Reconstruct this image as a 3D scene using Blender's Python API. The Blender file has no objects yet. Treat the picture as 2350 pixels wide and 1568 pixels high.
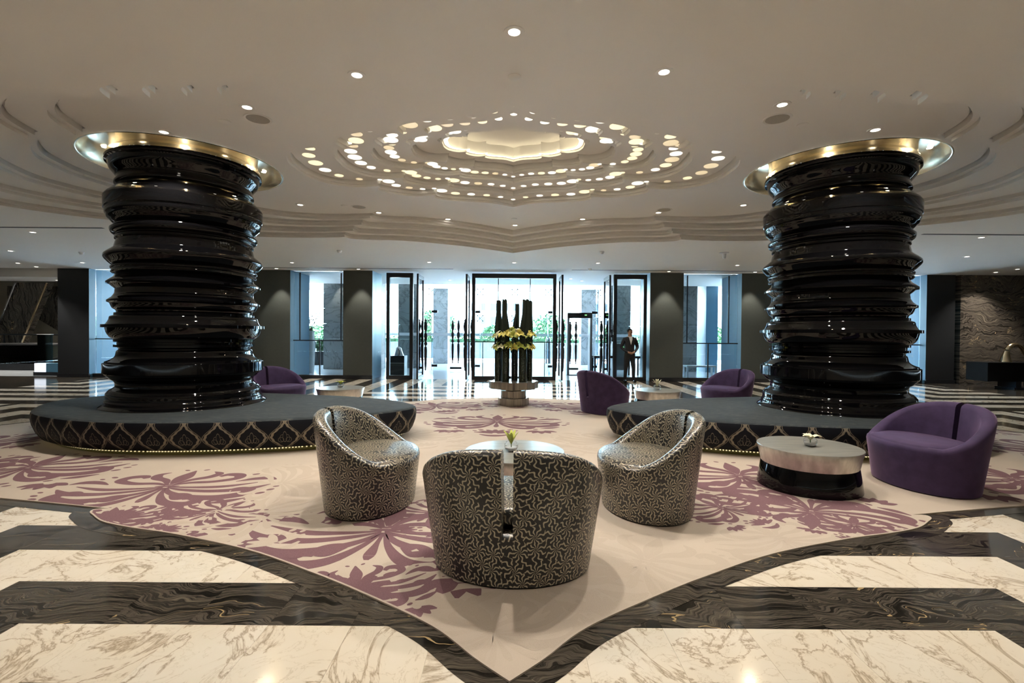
import bpy, bmesh, math, random
from mathutils import Vector, Matrix, geometry
random.seed(7)
PI = math.pi
sc = bpy.context.scene
C = sc.collection

# ------------------------------------------------------------------ camera
F_PX, CAM_H, ROLL = 1128.0, 1.5, 0.0075
PITCH = math.atan(14 / F_PX)
_F = Vector((0, math.cos(PITCH), -math.sin(PITCH)))
_U0 = Vector((0, math.sin(PITCH), math.cos(PITCH)))
_R = Vector((1, 0, 0)) * math.cos(ROLL) + _U0 * math.sin(ROLL)
_U = Vector((-1, 0, 0)) * math.sin(ROLL) + _U0 * math.cos(ROLL)
cam_d = bpy.data.cameras.new('camera')
cam_d.sensor_width = 36.0
cam_d.lens = 36.0 * F_PX / 2350.0
cam_d.clip_start = 0.05
cam_d.clip_end = 400
cam = bpy.data.objects.new('camera', cam_d)
C.objects.link(cam)
M3 = Matrix((_R, _U, -_F)).transposed()
cam.matrix_world = Matrix.Translation((0, 0, CAM_H)) @ M3.to_4x4()
sc.camera = cam

# ------------------------------------------------------------------ world, exposure
SKY_STRENGTH = 27.0
W = bpy.data.worlds.new('sky')
sc.world = W
W.use_nodes = True
wn, wl = W.node_tree.nodes, W.node_tree.links
wn.clear()
w_out = wn.new('ShaderNodeOutputWorld')
w_bg = wn.new('ShaderNodeBackground')
w_tc = wn.new('ShaderNodeTexCoord')
w_sep = wn.new('ShaderNodeSeparateXYZ')
w_rmp = wn.new('ShaderNodeValToRGB')
w_rmp.color_ramp.elements[0].position = 0.0
w_rmp.color_ramp.elements[0].color = (0.66, 0.86, 1.0, 1)
w_rmp.color_ramp.elements[1].position = 0.9
w_rmp.color_ramp.elements[1].color = (0.28, 0.58, 1.0, 1)
wl.new(w_tc.outputs['Generated'], w_sep.inputs[0])
wl.new(w_sep.outputs['Z'], w_rmp.inputs[0])
wl.new(w_rmp.outputs[0], w_bg.inputs['Color'])
w_bg.inputs['Strength'].default_value = SKY_STRENGTH
wl.new(w_bg.outputs[0], w_out.inputs[0])

sun_d = bpy.data.lights.new('sun', 'SUN')
sun_d.energy = 125.0
sun_d.angle = math.radians(1.0)
sun_d.color = (1.0, 0.96, 0.90)
sun = bpy.data.objects.new('sun', sun_d)
C.objects.link(sun)
sun.rotation_euler = Vector((-0.20, 0.04, 0.97)).to_track_quat('Z', 'Y').to_euler()   # high, almost overhead

SPOT_W = 225.0        # downlights of the raised ceiling
LOW_SPOT_W = 165.0     # downlights of the lower ceiling
sc.view_settings.view_transform = 'Standard'
sc.view_settings.look = 'None'
sc.view_settings.gamma = 1.0
sc.view_settings.use_curve_mapping = False
sc.view_settings.exposure = 0.14
sc.cycles.use_denoising = True
sc.cycles.max_bounces = 10
sc.cycles.diffuse_bounces = 5
sc.cycles.glossy_bounces = 5
sc.cycles.transparent_max_bounces = 24
sc.cycles.sample_clamp_indirect = 40.0
sc.cycles.caustics_reflective = False
sc.cycles.caustics_refractive = False
sc.cycles.blur_glossy = 0.5


# ------------------------------------------------------------------ pixel helpers (2350 x 1568 frame)
def ray(px, py):
    return _F + _R * ((px - 1175) / F_PX) + _U * ((784 - py) / F_PX)


def at(px, py, z=0.0):
    v = ray(px, py)
    t = (z - CAM_H) / v.z
    return (v.x * t, v.y * t)


def at_depth(px, py, y):
    v = ray(px, py)
    t = y / v.y
    return (v.x * t, CAM_H + v.z * t)


# ------------------------------------------------------------------ node helpers
class NT:
    def __init__(self, name):
        self.mat = bpy.data.materials.new(name)
        self.mat.use_nodes = True
        self.t = self.mat.node_tree
        self.t.nodes.clear()
        self.out = self.t.nodes.new('ShaderNodeOutputMaterial')
        self.b = self.t.nodes.new('ShaderNodeBsdfPrincipled')
        self.t.links.new(self.b.outputs[0], self.out.inputs[0])

    def n(self, typ, **kw):
        nd = self.t.nodes.new(typ)
        for k, v in kw.items():
            setattr(nd, k, v)
        return nd

    def put(self, sock, val):
        if isinstance(val, bpy.types.NodeSocket):
            self.t.links.new(val, sock)
        else:
            if hasattr(sock.default_value, '__len__') and isinstance(val, (tuple, list)) and len(sock.default_value) == 4 and len(val) == 3:
                val = (*val, 1)
            sock.default_value = val

    def m(self, op, a, b=None, c=None):
        nd = self.n('ShaderNodeMath', operation=op)
        self.put(nd.inputs[0], a)
        if b is not None:
            self.put(nd.inputs[1], b)
        if c is not None:
            self.put(nd.inputs[2], c)
        return nd.outputs[0]

    def mix(self, fac, a, b):
        nd = self.n('ShaderNodeMix', data_type='RGBA')
        self.put(nd.inputs[0], fac)
        self.put(nd.inputs[6], a)
        self.put(nd.inputs[7], b)
        return nd.outputs[2]

    def ramp(self, fac, stops, interp='LINEAR'):
        nd = self.n('ShaderNodeValToRGB')
        cr = nd.color_ramp
        cr.interpolation = interp
        while len(cr.elements) < len(stops):
            cr.elements.new(0.5)
        for e, (p, c) in zip(cr.elements, stops):
            e.position = p
            e.color = (*c, 1) if len(c) == 3 else c
        self.put(nd.inputs[0], fac)
        return nd.outputs[0]

    def coord(self, which='Object'):
        return self.n('ShaderNodeTexCoord').outputs[which]

    def noise(self, vec, scale, detail=4.0, rough=0.55, dist=0.0):
        nd = self.n('ShaderNodeTexNoise')
        self.put(nd.inputs['Vector'], vec)
        nd.inputs['Scale'].default_value = scale
        nd.inputs['Detail'].default_value = detail
        nd.inputs['Roughness'].default_value = rough
        nd.inputs['Distortion'].default_value = dist
        return nd.outputs['Fac']

    def vadd(self, a, b):
        nd = self.n('ShaderNodeVectorMath', operation='ADD')
        self.put(nd.inputs[0], a)
        self.put(nd.inputs[1], b)
        return nd.outputs[0]

    def vscale(self, a, s):
        nd = self.n('ShaderNodeVectorMath', operation='MULTIPLY')
        self.put(nd.inputs[0], a)
        self.put(nd.inputs[1], s)
        return nd.outputs[0]

    def sep(self, v):
        nd = self.n('ShaderNodeSeparateXYZ')
        self.put(nd.inputs[0], v)
        return nd.outputs

    def comb(self, x, y, z):
        nd = self.n('ShaderNodeCombineXYZ')
        self.put(nd.inputs[0], x)
        self.put(nd.inputs[1], y)
        self.put(nd.inputs[2], z)
        return nd.outputs[0]

    def bump(self, h, strength=0.3, dist=0.01):
        nd = self.n('ShaderNodeBump')
        nd.inputs['Strength'].default_value = strength
        nd.inputs['Distance'].default_value = dist
        self.put(nd.inputs['Height'], h)
        self.t.links.new(nd.outputs[0], self.b.inputs['Normal'])

    def set(self, **kw):
        names = {'col': 'Base Color', 'rough': 'Roughness', 'metal': 'Metallic', 'spec': 'Specular IOR Level',
                 'coat': 'Coat Weight', 'coat_rough': 'Coat Roughness', 'sheen': 'Sheen Weight',
                 'sheen_rough': 'Sheen Roughness', 'sheen_tint': 'Sheen Tint', 'emit': 'Emission Color',
                 'estr': 'Emission Strength', 'alpha': 'Alpha', 'trans': 'Transmission Weight', 'ior': 'IOR'}
        for k, v in kw.items():
            self.put(self.b.inputs[names[k]], v)
        return self


MAT = {}


def plain(key, col, rough=0.5, metal=0.0, var=0.06, scale=6.0, **kw):
    g = NT(key)
    nz = g.noise(g.coord(), scale, 3)
    lo = tuple(max(0, c * (1 - var)) for c in col)
    hi = tuple(min(1, c * (1 + var)) for c in col)
    g.set(col=g.mix(nz, lo, hi), rough=rough, metal=metal, **kw)
    MAT[key] = g.mat
    return g


def emitter(key, col, strength):
    g = NT(key)
    g.set(col=(0.8, 0.8, 0.8), emit=col, estr=strength)
    MAT[key] = g.mat


def glass_mat(key, tint=(0.93, 0.98, 0.98), refl=1.0):
    g = NT(key)
    tr = g.n('ShaderNodeBsdfTransparent')
    tr.inputs[0].default_value = (*tint, 1)
    gl = g.n('ShaderNodeBsdfGlossy')
    gl.inputs['Roughness'].default_value = 0.02
    fr = g.n('ShaderNodeFresnel')
    fr.inputs[0].default_value = 1.45
    mx = g.n('ShaderNodeMixShader')
    g.put(mx.inputs[0], g.m('MULTIPLY', fr.outputs[0], refl))
    g.t.links.new(tr.outputs[0], mx.inputs[1])
    g.t.links.new(gl.outputs[0], mx.inputs[2])
    g.t.links.new(mx.outputs[0], g.out.inputs[0])
    MAT[key] = g.mat


def white_marble(g, vec):
    v1 = g.noise(vec, 1.3, 8, 0.62, 1.6)
    vein = g.m('ABSOLUTE', g.m('SUBTRACT', v1, 0.5))
    big = g.ramp(vein, [(0.0, (0.42, 0.36, 0.28)), (0.006, (0.60, 0.53, 0.44)), (0.022, (0.82, 0.78, 0.70)), (1, (0.84, 0.81, 0.75))])
    v2 = g.noise(g.vadd(vec, (3.1, 7.7, 1.3)), 3.2, 7, 0.6, 2.5)
    fine = g.ramp(g.m('ABSOLUTE', g.m('SUBTRACT', v2, 0.47)), [(0.0, (0.72, 0.66, 0.58)), (0.012, (0.93, 0.90, 0.86)), (1, (1, 1, 1))])
    cloud = g.ramp(g.noise(vec, 0.9, 4), [(0.3, (0.92, 0.87, 0.79)), (0.65, (1, 1, 1))])
    mu = g.n('ShaderNodeMix', data_type='RGBA', blend_type='MULTIPLY')
    mu.inputs[0].default_value = 0.8
    g.put(mu.inputs[6], big)
    g.put(mu.inputs[7], fine)
    mu2 = g.n('ShaderNodeMix', data_type='RGBA', blend_type='MULTIPLY')
    mu2.inputs[0].default_value = 0.8
    g.put(mu2.inputs[6], mu.outputs[2])
    g.put(mu2.inputs[7], cloud)
    return mu2.outputs[2]


def black_marble(g, vec, direction='Y', scale=1.0, tone=1.0, swirl=0.10):
    x_, y_, z_ = g.sep(vec)
    if direction == 'X':
        x_, y_ = y_, x_
    low = g.m('SUBTRACT', g.noise(vec, 1.1 * scale, 3, 0.5, 0.6), 0.5)
    mid = g.m('SUBTRACT', g.noise(g.vadd(vec, (5.2, 1.7, 3.3)), 4.5 * scale, 3, 0.5), 0.5)
    yy = g.m('ADD', y_, g.m('ADD', g.m('MULTIPLY', low, swirl * 9.0), g.m('MULTIPLY', mid, swirl * 0.7)))
    grain = g.noise(g.comb(g.m('MULTIPLY', x_, 0.9 * scale), g.m('MULTIPLY', yy, 21.0 * scale), z_), 1.0, 6, 0.68)
    k = tone * 1.25
    c = g.ramp(grain, [(0.32, (0.004 * k, 0.004 * k, 0.0035 * k)), (0.45, (0.014 * k, 0.012 * k, 0.010 * k)), (0.50, (0.075 * k, 0.064 * k, 0.052 * k)),
                       (0.55, (0.022 * k, 0.019 * k, 0.016 * k)), (0.66, (0.105 * k, 0.090 * k, 0.070 * k)), (0.80, (0.16 * k, 0.135 * k, 0.10 * k))])
    gd = g.noise(g.comb(g.m('MULTIPLY', x_, 0.7), g.m('MULTIPLY', yy, 3.2), g.m('ADD', z_, 4.0)), 1.2, 4, 0.55, 0.8)
    gold = g.m('LESS_THAN', g.m('ABSOLUTE', g.m('SUBTRACT', gd, 0.5)), 0.004)
    sparse = g.m('GREATER_THAN', g.noise(g.vadd(vec, (9.1, 2.2, 0.4)), 1.6, 2), 0.56)
    return g.mix(g.m('MULTIPLY', g.m('MULTIPLY', gold, sparse), 0.75), c, (0.40 * k, 0.29 * k, 0.15 * k))


def rnd_vec(g, spread=20.0):
    oi = g.n('ShaderNodeObjectInfo')
    r = oi.outputs['Random']
    return g.comb(g.m('MULTIPLY', r, spread), g.m('MULTIPLY', r, spread * 3.7), g.m('MULTIPLY', r, spread * 7.3))


# ---- materials
plain('plaster', (0.79, 0.768, 0.73), 0.75, var=0.02, scale=1.5)
plain('dark_slot', (0.05, 0.05, 0.05), 0.6)
g = plain('lacquer', (0.0025, 0.0025, 0.003), 0.045, spec=0.30)
plain('brass', (0.74, 0.66, 0.49), 0.22, 1.0, var=0.05)
plain('pier_front', (0.055, 0.062, 0.055), 0.55, var=0.12, scale=18)
plain('pier_side', (0.085, 0.21, 0.32), 0.35, var=0.05)  # blue daylight falling on the pier sides is put into this colour
plain('black_pier', (0.018, 0.02, 0.023), 0.4)
plain('black_metal', (0.012, 0.013, 0.016), 0.35)
plain('steel', (0.55, 0.56, 0.58), 0.25, 1.0)
plain('matte_black', (0.008, 0.008, 0.009), 0.8, spec=0.08)
plain('hall_marble', (0.40, 0.355, 0.28), 0.5, var=0.2, scale=1.2)
plain('black_wood', (0.010, 0.009, 0.009), 0.55)
plain('suit', (0.012, 0.012, 0.014), 0.8)
plain('skin', (0.40, 0.22, 0.14), 0.5)
plain('hair', (0.012, 0.009, 0.008), 0.6)
plain('shirt', (0.75, 0.74, 0.72), 0.7)
plain('machine_grey', (0.20, 0.205, 0.21), 0.5)
plain('rubber_black', (0.015, 0.015, 0.016), 0.55)
plain('reed', (0.012, 0.022, 0.014), 0.5, var=0.5, scale=60)
plain('vase_dark', (0.022, 0.028, 0.014), 0.12, var=0.4, scale=40, coat=0.6, coat_rough=0.05)
plain('leaf', (0.03, 0.09, 0.02), 0.5, var=0.5, scale=15)
plain('leaf_far', (0.030, 0.085, 0.028), 0.6, var=0.5, scale=8)
plain('bark', (0.09, 0.07, 0.05), 0.8)
plain('petal_yellow', (0.72, 0.62, 0.13), 0.5, var=0.2, scale=30)
plain('petal_white', (0.80, 0.78, 0.55), 0.5, var=0.1, scale=30)
plain('petal_green', (0.45, 0.50, 0.08), 0.5, var=0.2, scale=30)
plain('stone_pale', (0.48, 0.52, 0.56), 0.35, var=0.1)
plain('parapet', (0.05, 0.06, 0.07), 0.7, var=0.15)
plain('white_paint', (0.75, 0.76, 0.78), 0.3)
plain('speaker_grille', (0.42, 0.39, 0.34), 0.6)
plain('gold_leaf', (0.80, 0.62, 0.38), 0.2, 1.0)
plain('wall_warm', (0.62, 0.57, 0.50), 0.6)
plain('led_plinth', (0.20, 0.19, 0.06), 0.35)
plain('building_far', (0.45, 0.5, 0.55), 0.8)
emitter('lamp_face', (1.0, 0.93, 0.80), 9.0)
emitter('hole_white', (1.0, 0.95, 0.78), 1.25)
emitter('hole_warm', (1.0, 0.86, 0.50), 0.95)
emitter('cove_light', (1.0, 0.88, 0.60), 5.0)
emitter('hole_amber', (1.0, 0.78, 0.42), 0.62)
emitter('led_dot', (1.0, 0.82, 0.42), 0.9)
emitter('screen', (0.25, 0.9, 0.25), 1.0)
emitter('red_lamp', (1.0, 0.06, 0.08), 2.0)
emitter('white_glow', (0.75, 0.85, 1.0), 1.1)
glass_mat('glass')
glass_mat('glass_blue', (0.62, 0.82, 0.92), 1.3)
glass_mat('glass_bowl', (0.99, 1.0, 1.0), 0.5)
g = NT('frosted_band')
g.set(col=(0.85, 0.9, 0.95), rough=0.5, alpha=0.75)
MAT['frosted_band'] = g.mat

# silver leaf
g = NT('silver_leaf')
v = g.coord()
nz = g.noise(g.vscale(v, (4, 4, 1.5)), 4.0, 5)
g.set(col=g.ramp(nz, [(0.3, (0.50, 0.47, 0.42)), (0.7, (0.74, 0.70, 0.64))]), rough=0.33, metal=0.75)
MAT['silver_leaf'] = g.mat
g = NT('silver_leaf_top')
v = g.coord()
nz = g.noise(g.vscale(v, (1.2, 6, 1)), 3.0, 5)
g.set(col=g.ramp(nz, [(0.3, (0.36, 0.37, 0.35)), (0.7, (0.52, 0.51, 0.46))]), rough=0.3, metal=0.55)
MAT['silver_leaf_top'] = g.mat
g = NT('brushed_metal')
v = g.coord()
nz = g.noise(g.vscale(v, (30, 30, 1)), 2.0, 3)
g.set(col=g.ramp(nz, [(0.3, (0.22, 0.20, 0.17)), (0.7, (0.42, 0.38, 0.32))]), rough=0.32, metal=0.85)
MAT['brushed_metal'] = g.mat

# purple velvet
g = NT('purple_velvet')
nz = g.noise(g.coord(), 9, 5)
g.set(col=g.ramp(nz, [(0.3, (0.030, 0.015, 0.060)), (0.7, (0.052, 0.028, 0.090))]), rough=0.85, sheen=0.42, sheen_rough=0.35, sheen_tint=(0.75, 0.5, 0.75))
g.bump(g.noise(g.coord(), 300, 2), 0.15, 0.002)
MAT['purple_velvet'] = g.mat

# patterned vinyl: pinwheel stars of thin curled gold petals on black
g = NT('star_pattern')
uv = g.coord('UV')
vo = g.n('ShaderNodeTexVoronoi', voronoi_dimensions='2D', feature='F1')
g.put(vo.inputs['Vector'], uv)
vo.inputs['Scale'].default_value = 9.2
vo.inputs['Randomness'].default_value = 0.72
cellpos = vo.outputs['Position']
sub = g.n('ShaderNodeVectorMath', operation='SUBTRACT')
g.put(sub.inputs[0], uv)
g.put(sub.inputs[1], cellpos)
sx, sy, _ = g.sep(sub.outputs[0])
ang = g.m('ARCTAN2', sy, sx)
rad = g.m('MULTIPLY', vo.outputs['Distance'], 1.0)
wob = g.m('MULTIPLY', g.m('SINE', g.m('MULTIPLY', rad, 15.0)), 0.8)
rnd = g.sep(vo.outputs['Color'])[0]
ph = g.m('ADD', g.m('ADD', g.m('MULTIPLY', ang, 9.0), g.m('MULTIPLY', wob, 1.6)), g.m('MULTIPLY', rnd, 6.28))
pet = g.m('COSINE', ph)
thr = g.m('ADD', 0.33, g.m('MULTIPLY', g.m('ABSOLUTE', g.m('SUBTRACT', rad, 0.28)), 1.1))
mask = g.m('GREATER_THAN', pet, thr)
mask = g.m('MULTIPLY', mask, g.m('GREATER_THAN', rad, 0.04))
g.set(col=g.mix(mask, (0.010, 0.010, 0.011), (0.44, 0.39, 0.285)), rough=0.38, coat=0.35, coat_rough=0.22)
MAT['star_pattern'] = g.mat

# bench: damask border on the side, slate cloth on top
g = NT('damask_side')
u, vv, _ = g.sep(g.coord('UV'))
uf = g.m('ABSOLUTE', g.m('SUBTRACT', g.m('FRACT', u), 0.5))
cosv = g.m('COSINE', g.m('MULTIPLY', g.m('SUBTRACT', vv, 0.42), 2 * PI * 0.92))
edge = g.m('ADD', 0.25, g.m('MULTIPLY', cosv, 0.19))
dist = g.m('SUBTRACT', uf, edge)
wobble = g.m('MULTIPLY', g.m('SINE', g.m('MULTIPLY', vv, 42.0)), 0.012)
band = g.m('LESS_THAN', g.m('ABSOLUTE', g.m('ADD', dist, g.m('ADD', 0.035, wobble))), 0.04)
thin = g.m('LESS_THAN', g.m('ABSOLUTE', g.m('SUBTRACT', dist, 0.045)), 0.014)
vy = g.m('SUBTRACT', vv, 0.40)


def ell(cx, rx, ry, cy, w):
    e = g.m('SQRT', g.m('ADD', g.m('POWER', g.m('DIVIDE', g.m('SUBTRACT', uf, cx), rx), 2.0), g.m('POWER', g.m('DIVIDE', g.m('SUBTRACT', vy, cy), ry), 2.0)))
    return g.m('LESS_THAN', g.m('ABSOLUTE', g.m('SUBTRACT', e, 1.0)), w)


lotus = ell(0.0, 0.06, 0.19, 0.02, 0.09)
lotus = g.m('MAXIMUM', lotus, g.m('MULTIPLY', ell(0.075, 0.075, 0.13, -0.03, 0.08), g.m('GREATER_THAN', uf, 0.05)))
lotus = g.m('MAXIMUM', lotus, g.m('MULTIPLY', ell(0.12, 0.085, 0.09, -0.09, 0.10), g.m('LESS_THAN', dist, -0.08)))
pat = g.m('MAXIMUM', g.m('MAXIMUM', band, g.m('MULTIPLY', thin, 0.7)), g.m('MULTIPLY', lotus, 0.55))
lit = g.noise(g.coord('UV'), 9, 3)
g.set(col=g.mix(pat, (0.006, 0.007, 0.011), g.mix(lit, (0.16, 0.135, 0.10), (0.27, 0.235, 0.18))), rough=0.6, spec=0.15)
MAT['damask_side'] = g.mat
g = NT('slate_cloth')
v = g.coord()
st = g.noise(g.vscale(v, (2.2, 11, 1)), 2.2, 6, 0.65, 1.5)
g.set(col=g.ramp(st, [(0.32, (0.010, 0.015, 0.020)), (0.52, (0.022, 0.030, 0.036)), (0.68, (0.070, 0.074, 0.070))]), rough=0.75, spec=0.2, sheen=0.05)
MAT['slate_cloth'] = g.mat

# carpet
g = NT('carpet_pile')
v = g.coord()
n1 = g.noise(v, 1.2, 4)
n2 = g.noise(v, 260, 2)
ctone = g.ramp(n1, [(0.3, (0.50, 0.425, 0.35)), (0.7, (0.58, 0.495, 0.41))])
g.set(col=g.mix(g.m('MULTIPLY', n2, 0.5), ctone, (0.42, 0.35, 0.285)), rough=0.95, sheen=0.15)
g.bump(n2, 0.5, 0.004)
MAT['carpet_pile'] = g.mat
g = NT('carpet_purple')
v = g.coord()
n2 = g.noise(v, 200, 2)
g.set(col=g.ramp(n2, [(0.3, (0.145, 0.072, 0.088)), (0.7, (0.215, 0.115, 0.132))]), rough=0.95)
g.bump(n2, 0.5, 0.004)
MAT['carpet_purple'] = g.mat
g = NT('carpet_emboss')
v = g.coord()
n2 = g.noise(v, 260, 2)
g.set(col=g.ramp(n2, [(0.3, (0.455, 0.385, 0.315)), (0.7, (0.535, 0.455, 0.375))]), rough=0.95)
g.bump(n2, 0.5, 0.004)
MAT['carpet_emboss'] = g.mat

# floor slabs
TILE = 0.4275
g = NT('white_marble')
g.set(col=white_marble(g, g.vadd(g.coord(), rnd_vec(g))), rough=0.10, spec=0.5)
MAT['white_marble'] = g.mat
g = NT('black_marble')
g.set(col=black_marble(g, g.vadd(g.coord(), rnd_vec(g))), rough=0.10, spec=0.5)
MAT['black_marble'] = g.mat
# floor beyond the single slabs: the same nested stripes
g = NT('floor_stripes')
pos = g.coord()
x, y, _ = g.sep(pos)
ax = g.m('ABSOLUTE', x)
xf = g.m('SUBTRACT', 10.3, g.m('ABSOLUTE', g.m('SUBTRACT', ax, 10.3)))
mA = g.m('MAXIMUM', xf, g.m('ABSOLUTE', y))
mB1 = g.m('MAXIMUM', ax, g.m('ABSOLUTE', g.m('SUBTRACT', y, 16.6)))
mB2 = g.m('ADD', g.m('MAXIMUM', g.m('ABSOLUTE', g.m('SUBTRACT', ax, 20.5)), g.m('ABSOLUTE', g.m('SUBTRACT', y, 22.2))), 0.466)
isB = g.m('GREATER_THAN', y, 10.55)
isO = g.m('GREATER_THAN', ax, 8.2)


def sel(f, a, b):
    return g.m('ADD', g.m('MULTIPLY', a, g.m('SUBTRACT', 1.0, f)), g.m('MULTIPLY', b, f))


mm = sel(isB, mA, sel(isO, mB1, mB2))
s = g.m('ADD', g.m('DIVIDE', mm, TILE), 0.13)
stripe = g.m('MODULO', g.m('FLOOR', s), 2.0)
stripe = g.m('MULTIPLY', stripe, g.m('LESS_THAN', ax, 13.4))
g.set(col=g.mix(stripe, black_marble(g, pos, 'Y'), white_marble(g, pos)), rough=0.10, spec=0.5)
MAT['floor_stripes'] = g.mat
# dark swirled marble wall
g = NT('zebra_wall')
v = g.vscale(g.coord(), (1, 1, 1))
xz = g.sep(v)
g.set(col=black_marble(g, g.comb(xz[0], xz[2], 0.0), 'Y', 0.8, 2.0, 0.16), rough=0.3)
MAT['zebra_wall'] = g.mat
g = NT('zebra_leaning')
v = g.coord()
g.set(col=black_marble(g, g.vadd(v, (3, 2, 1)), 'X', 0.8, 2.4, 0.10), rough=0.25)
MAT['zebra_leaning'] = g.mat
g = NT('pale_marble')
v = g.coord()
v1 = g.noise(v, 0.9, 8, 0.6, 1.8)
vein = g.m('ABSOLUTE', g.m('SUBTRACT', v1, 0.5))
g.set(col=g.ramp(vein, [(0.0, (0.09, 0.095, 0.10)), (0.012, (0.17, 0.18, 0.185)), (0.04, (0.22, 0.23, 0.235)), (1, (0.26, 0.27, 0.275))]), rough=0.4)
MAT['pale_marble'] = g.mat


# ------------------------------------------------------------------ mesh builder
class MB:
    def __init__(self):
        self.v, self.f, self.uv, self.mi = [], [], [], []

    def add(self, verts, faces, uvs=None, mi=0):
        o = len(self.v)
        self.v += [tuple(p) for p in verts]
        for k, fc in enumerate(faces):
            self.f.append(tuple(i + o for i in fc))
            self.mi.append(mi)
            self.uv.append(uvs[k] if uvs else None)
        return self

    def box(self, x0, x1, y0, y1, z0, z1, mi=0):
        v = [(x0, y0, z0), (x1, y0, z0), (x1, y1, z0), (x0, y1, z0), (x0, y0, z1), (x1, y0, z1), (x1, y1, z1), (x0, y1, z1)]
        return self.add(v, [(3, 2, 1, 0), (4, 5, 6, 7), (0, 1, 5, 4), (1, 2, 6, 5), (2, 3, 7, 6), (3, 0, 4, 7)], mi=mi)

    def cbox(self, c, s, mi=0):
        return self.box(c[0] - s[0] / 2, c[0] + s[0] / 2, c[1] - s[1] / 2, c[1] + s[1] / 2, c[2] - s[2] / 2, c[2] + s[2] / 2, mi)

    def lathe(self, prof, cx=0, cy=0, seg=32, sx=1.0, sy=1.0, cap0=True, cap1=True, mi=0):
        v = []
        for r, z in prof:
            for k in range(seg):
                a = 2 * PI * k / seg
                v.append((cx + r * sx * math.cos(a), cy + r * sy * math.sin(a), z))
        f = []
        for i in range(len(prof) - 1):
            for k in range(seg):
                k2 = (k + 1) % seg
                f.append((i * seg + k, i * seg + k2, (i + 1) * seg + k2, (i + 1) * seg + k))
        if cap0:
            f.append(tuple(reversed(range(seg))))
        if cap1:
            f.append(tuple(range((len(prof) - 1) * seg, len(prof) * seg)))
        return self.add(v, f, mi=mi)

    def prism(self, poly, z0, z1, top=True, bottom=True, mi=0):
        n = len(poly)
        v = [(p[0], p[1], z0) for p in poly] + [(p[0], p[1], z1) for p in poly]
        f = [(i, (i + 1) % n, n + (i + 1) % n, n + i) for i in range(n)]
        if bottom:
            f.append(tuple(reversed(range(n))))
        if top:
            f.append(tuple(range(n, 2 * n)))
        return self.add(v, f, mi=mi)

    def tube(self, pts, rad, seg=8, closed=False, cap=True, mi=0):
        pts = [Vector(p) for p in pts]
        n = len(pts)
        if not isinstance(rad, (list, tuple)):
            rad = [rad] * n
        v, f = [], []
        up = Vector((0, 0, 1))
        for i, p in enumerate(pts):
            t = (pts[(i + 1) % n] - pts[i - 1]) if closed else (pts[min(i + 1, n - 1)] - pts[max(i - 1, 0)])
            t.normalize()
            a = t.cross(up if abs(t.z) < 0.95 else Vector((1, 0, 0))).normalized()
            b = a.cross(t).normalized()
            for k in range(seg):
                an = 2 * PI * k / seg
                v.append(p + (a * math.cos(an) + b * math.sin(an)) * rad[i])
        rng = n if closed else n - 1
        for i in range(rng):
            j = (i + 1) % n
            for k in range(seg):
                k2 = (k + 1) % seg
                f.append((i * seg + k2, i * seg + k, j * seg + k, j * seg + k2))
        if cap and not closed:
            f.append(tuple(range(seg)))
            f.append(tuple(reversed(range((n - 1) * seg, n * seg))))
        return self.add(v, f, mi=mi)

    def ball(self, c, r, seg=16, ring=10, sx=1, sy=1, sz=1, mi=0):
        prof = [(max(1e-4, r * math.sin(PI * i / ring)), -r * math.cos(PI * i / ring)) for i in range(ring + 1)]
        v, f = [], []
        for rr, z in prof:
            for k in range(seg):
                a = 2 * PI * k / seg
                v.append((c[0] + rr * sx * math.cos(a), c[1] + rr * sy * math.sin(a), c[2] + z * sz))
        for i in range(ring):
            for k in range(seg):
                k2 = (k + 1) % seg
                f.append((i * seg + k, i * seg + k2, (i + 1) * seg + k2, (i + 1) * seg + k))
        return self.add(v, f, mi=mi)

    def mesh(self, name, mats, smooth=True, sharp=40):
        me = bpy.data.meshes.new(name)
        me.from_pydata(self.v, [], self.f)
        for m_ in (mats if isinstance(mats, (list, tuple)) else [mats]):
            me.materials.append(MAT[m_])
        if any(self.mi):
            me.polygons.foreach_set('material_index', self.mi)
        if any(u is not None for u in self.uv):
            lay = me.uv_layers.new(name='UVMap')
            for p, u in zip(me.polygons, self.uv):
                if u:
                    for li, q in zip(p.loop_indices, u):
                        lay.data[li].uv = q
        if smooth:
            me.polygons.foreach_set('use_smooth', [True] * len(me.polygons))
            me.set_sharp_from_angle(angle=math.radians(sharp))
        me.update()
        return me

    def build(self, name, mats, parent=None, loc=None, rz=0.0, smooth=True, sharp=40):
        return link(name, self.mesh(name, mats, smooth, sharp), parent, loc, rz)


def link(name, me, parent=None, loc=None, rz=0.0):
    o = bpy.data.objects.new(name, me)
    C.objects.link(o)
    if parent is not None:
        o.parent = parent
    if loc is not None:
        o.location = loc
    if rz:
        o.rotation_euler = (0, 0, rz)
    return o


def tag(o, label, cat, group=None):
    o['label'] = label
    o['category'] = cat
    if group:
        o['group'] = group
    return o


def thing(name, label, cat, loc=(0, 0, 0), rz=0.0, group=None):
    o = link(name, None, None, loc, rz)
    o.empty_display_size = 0.1
    return tag(o, label, cat, group)


def struct(o, label):
    o['kind'] = 'structure'
    o['label'] = label
    return o


def copy_tree(o, parent=None):
    c = o.copy()
    C.objects.link(c)
    c.parent = parent
    for ch in list(o.children):
        copy_tree(ch, c)
    return c


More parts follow.
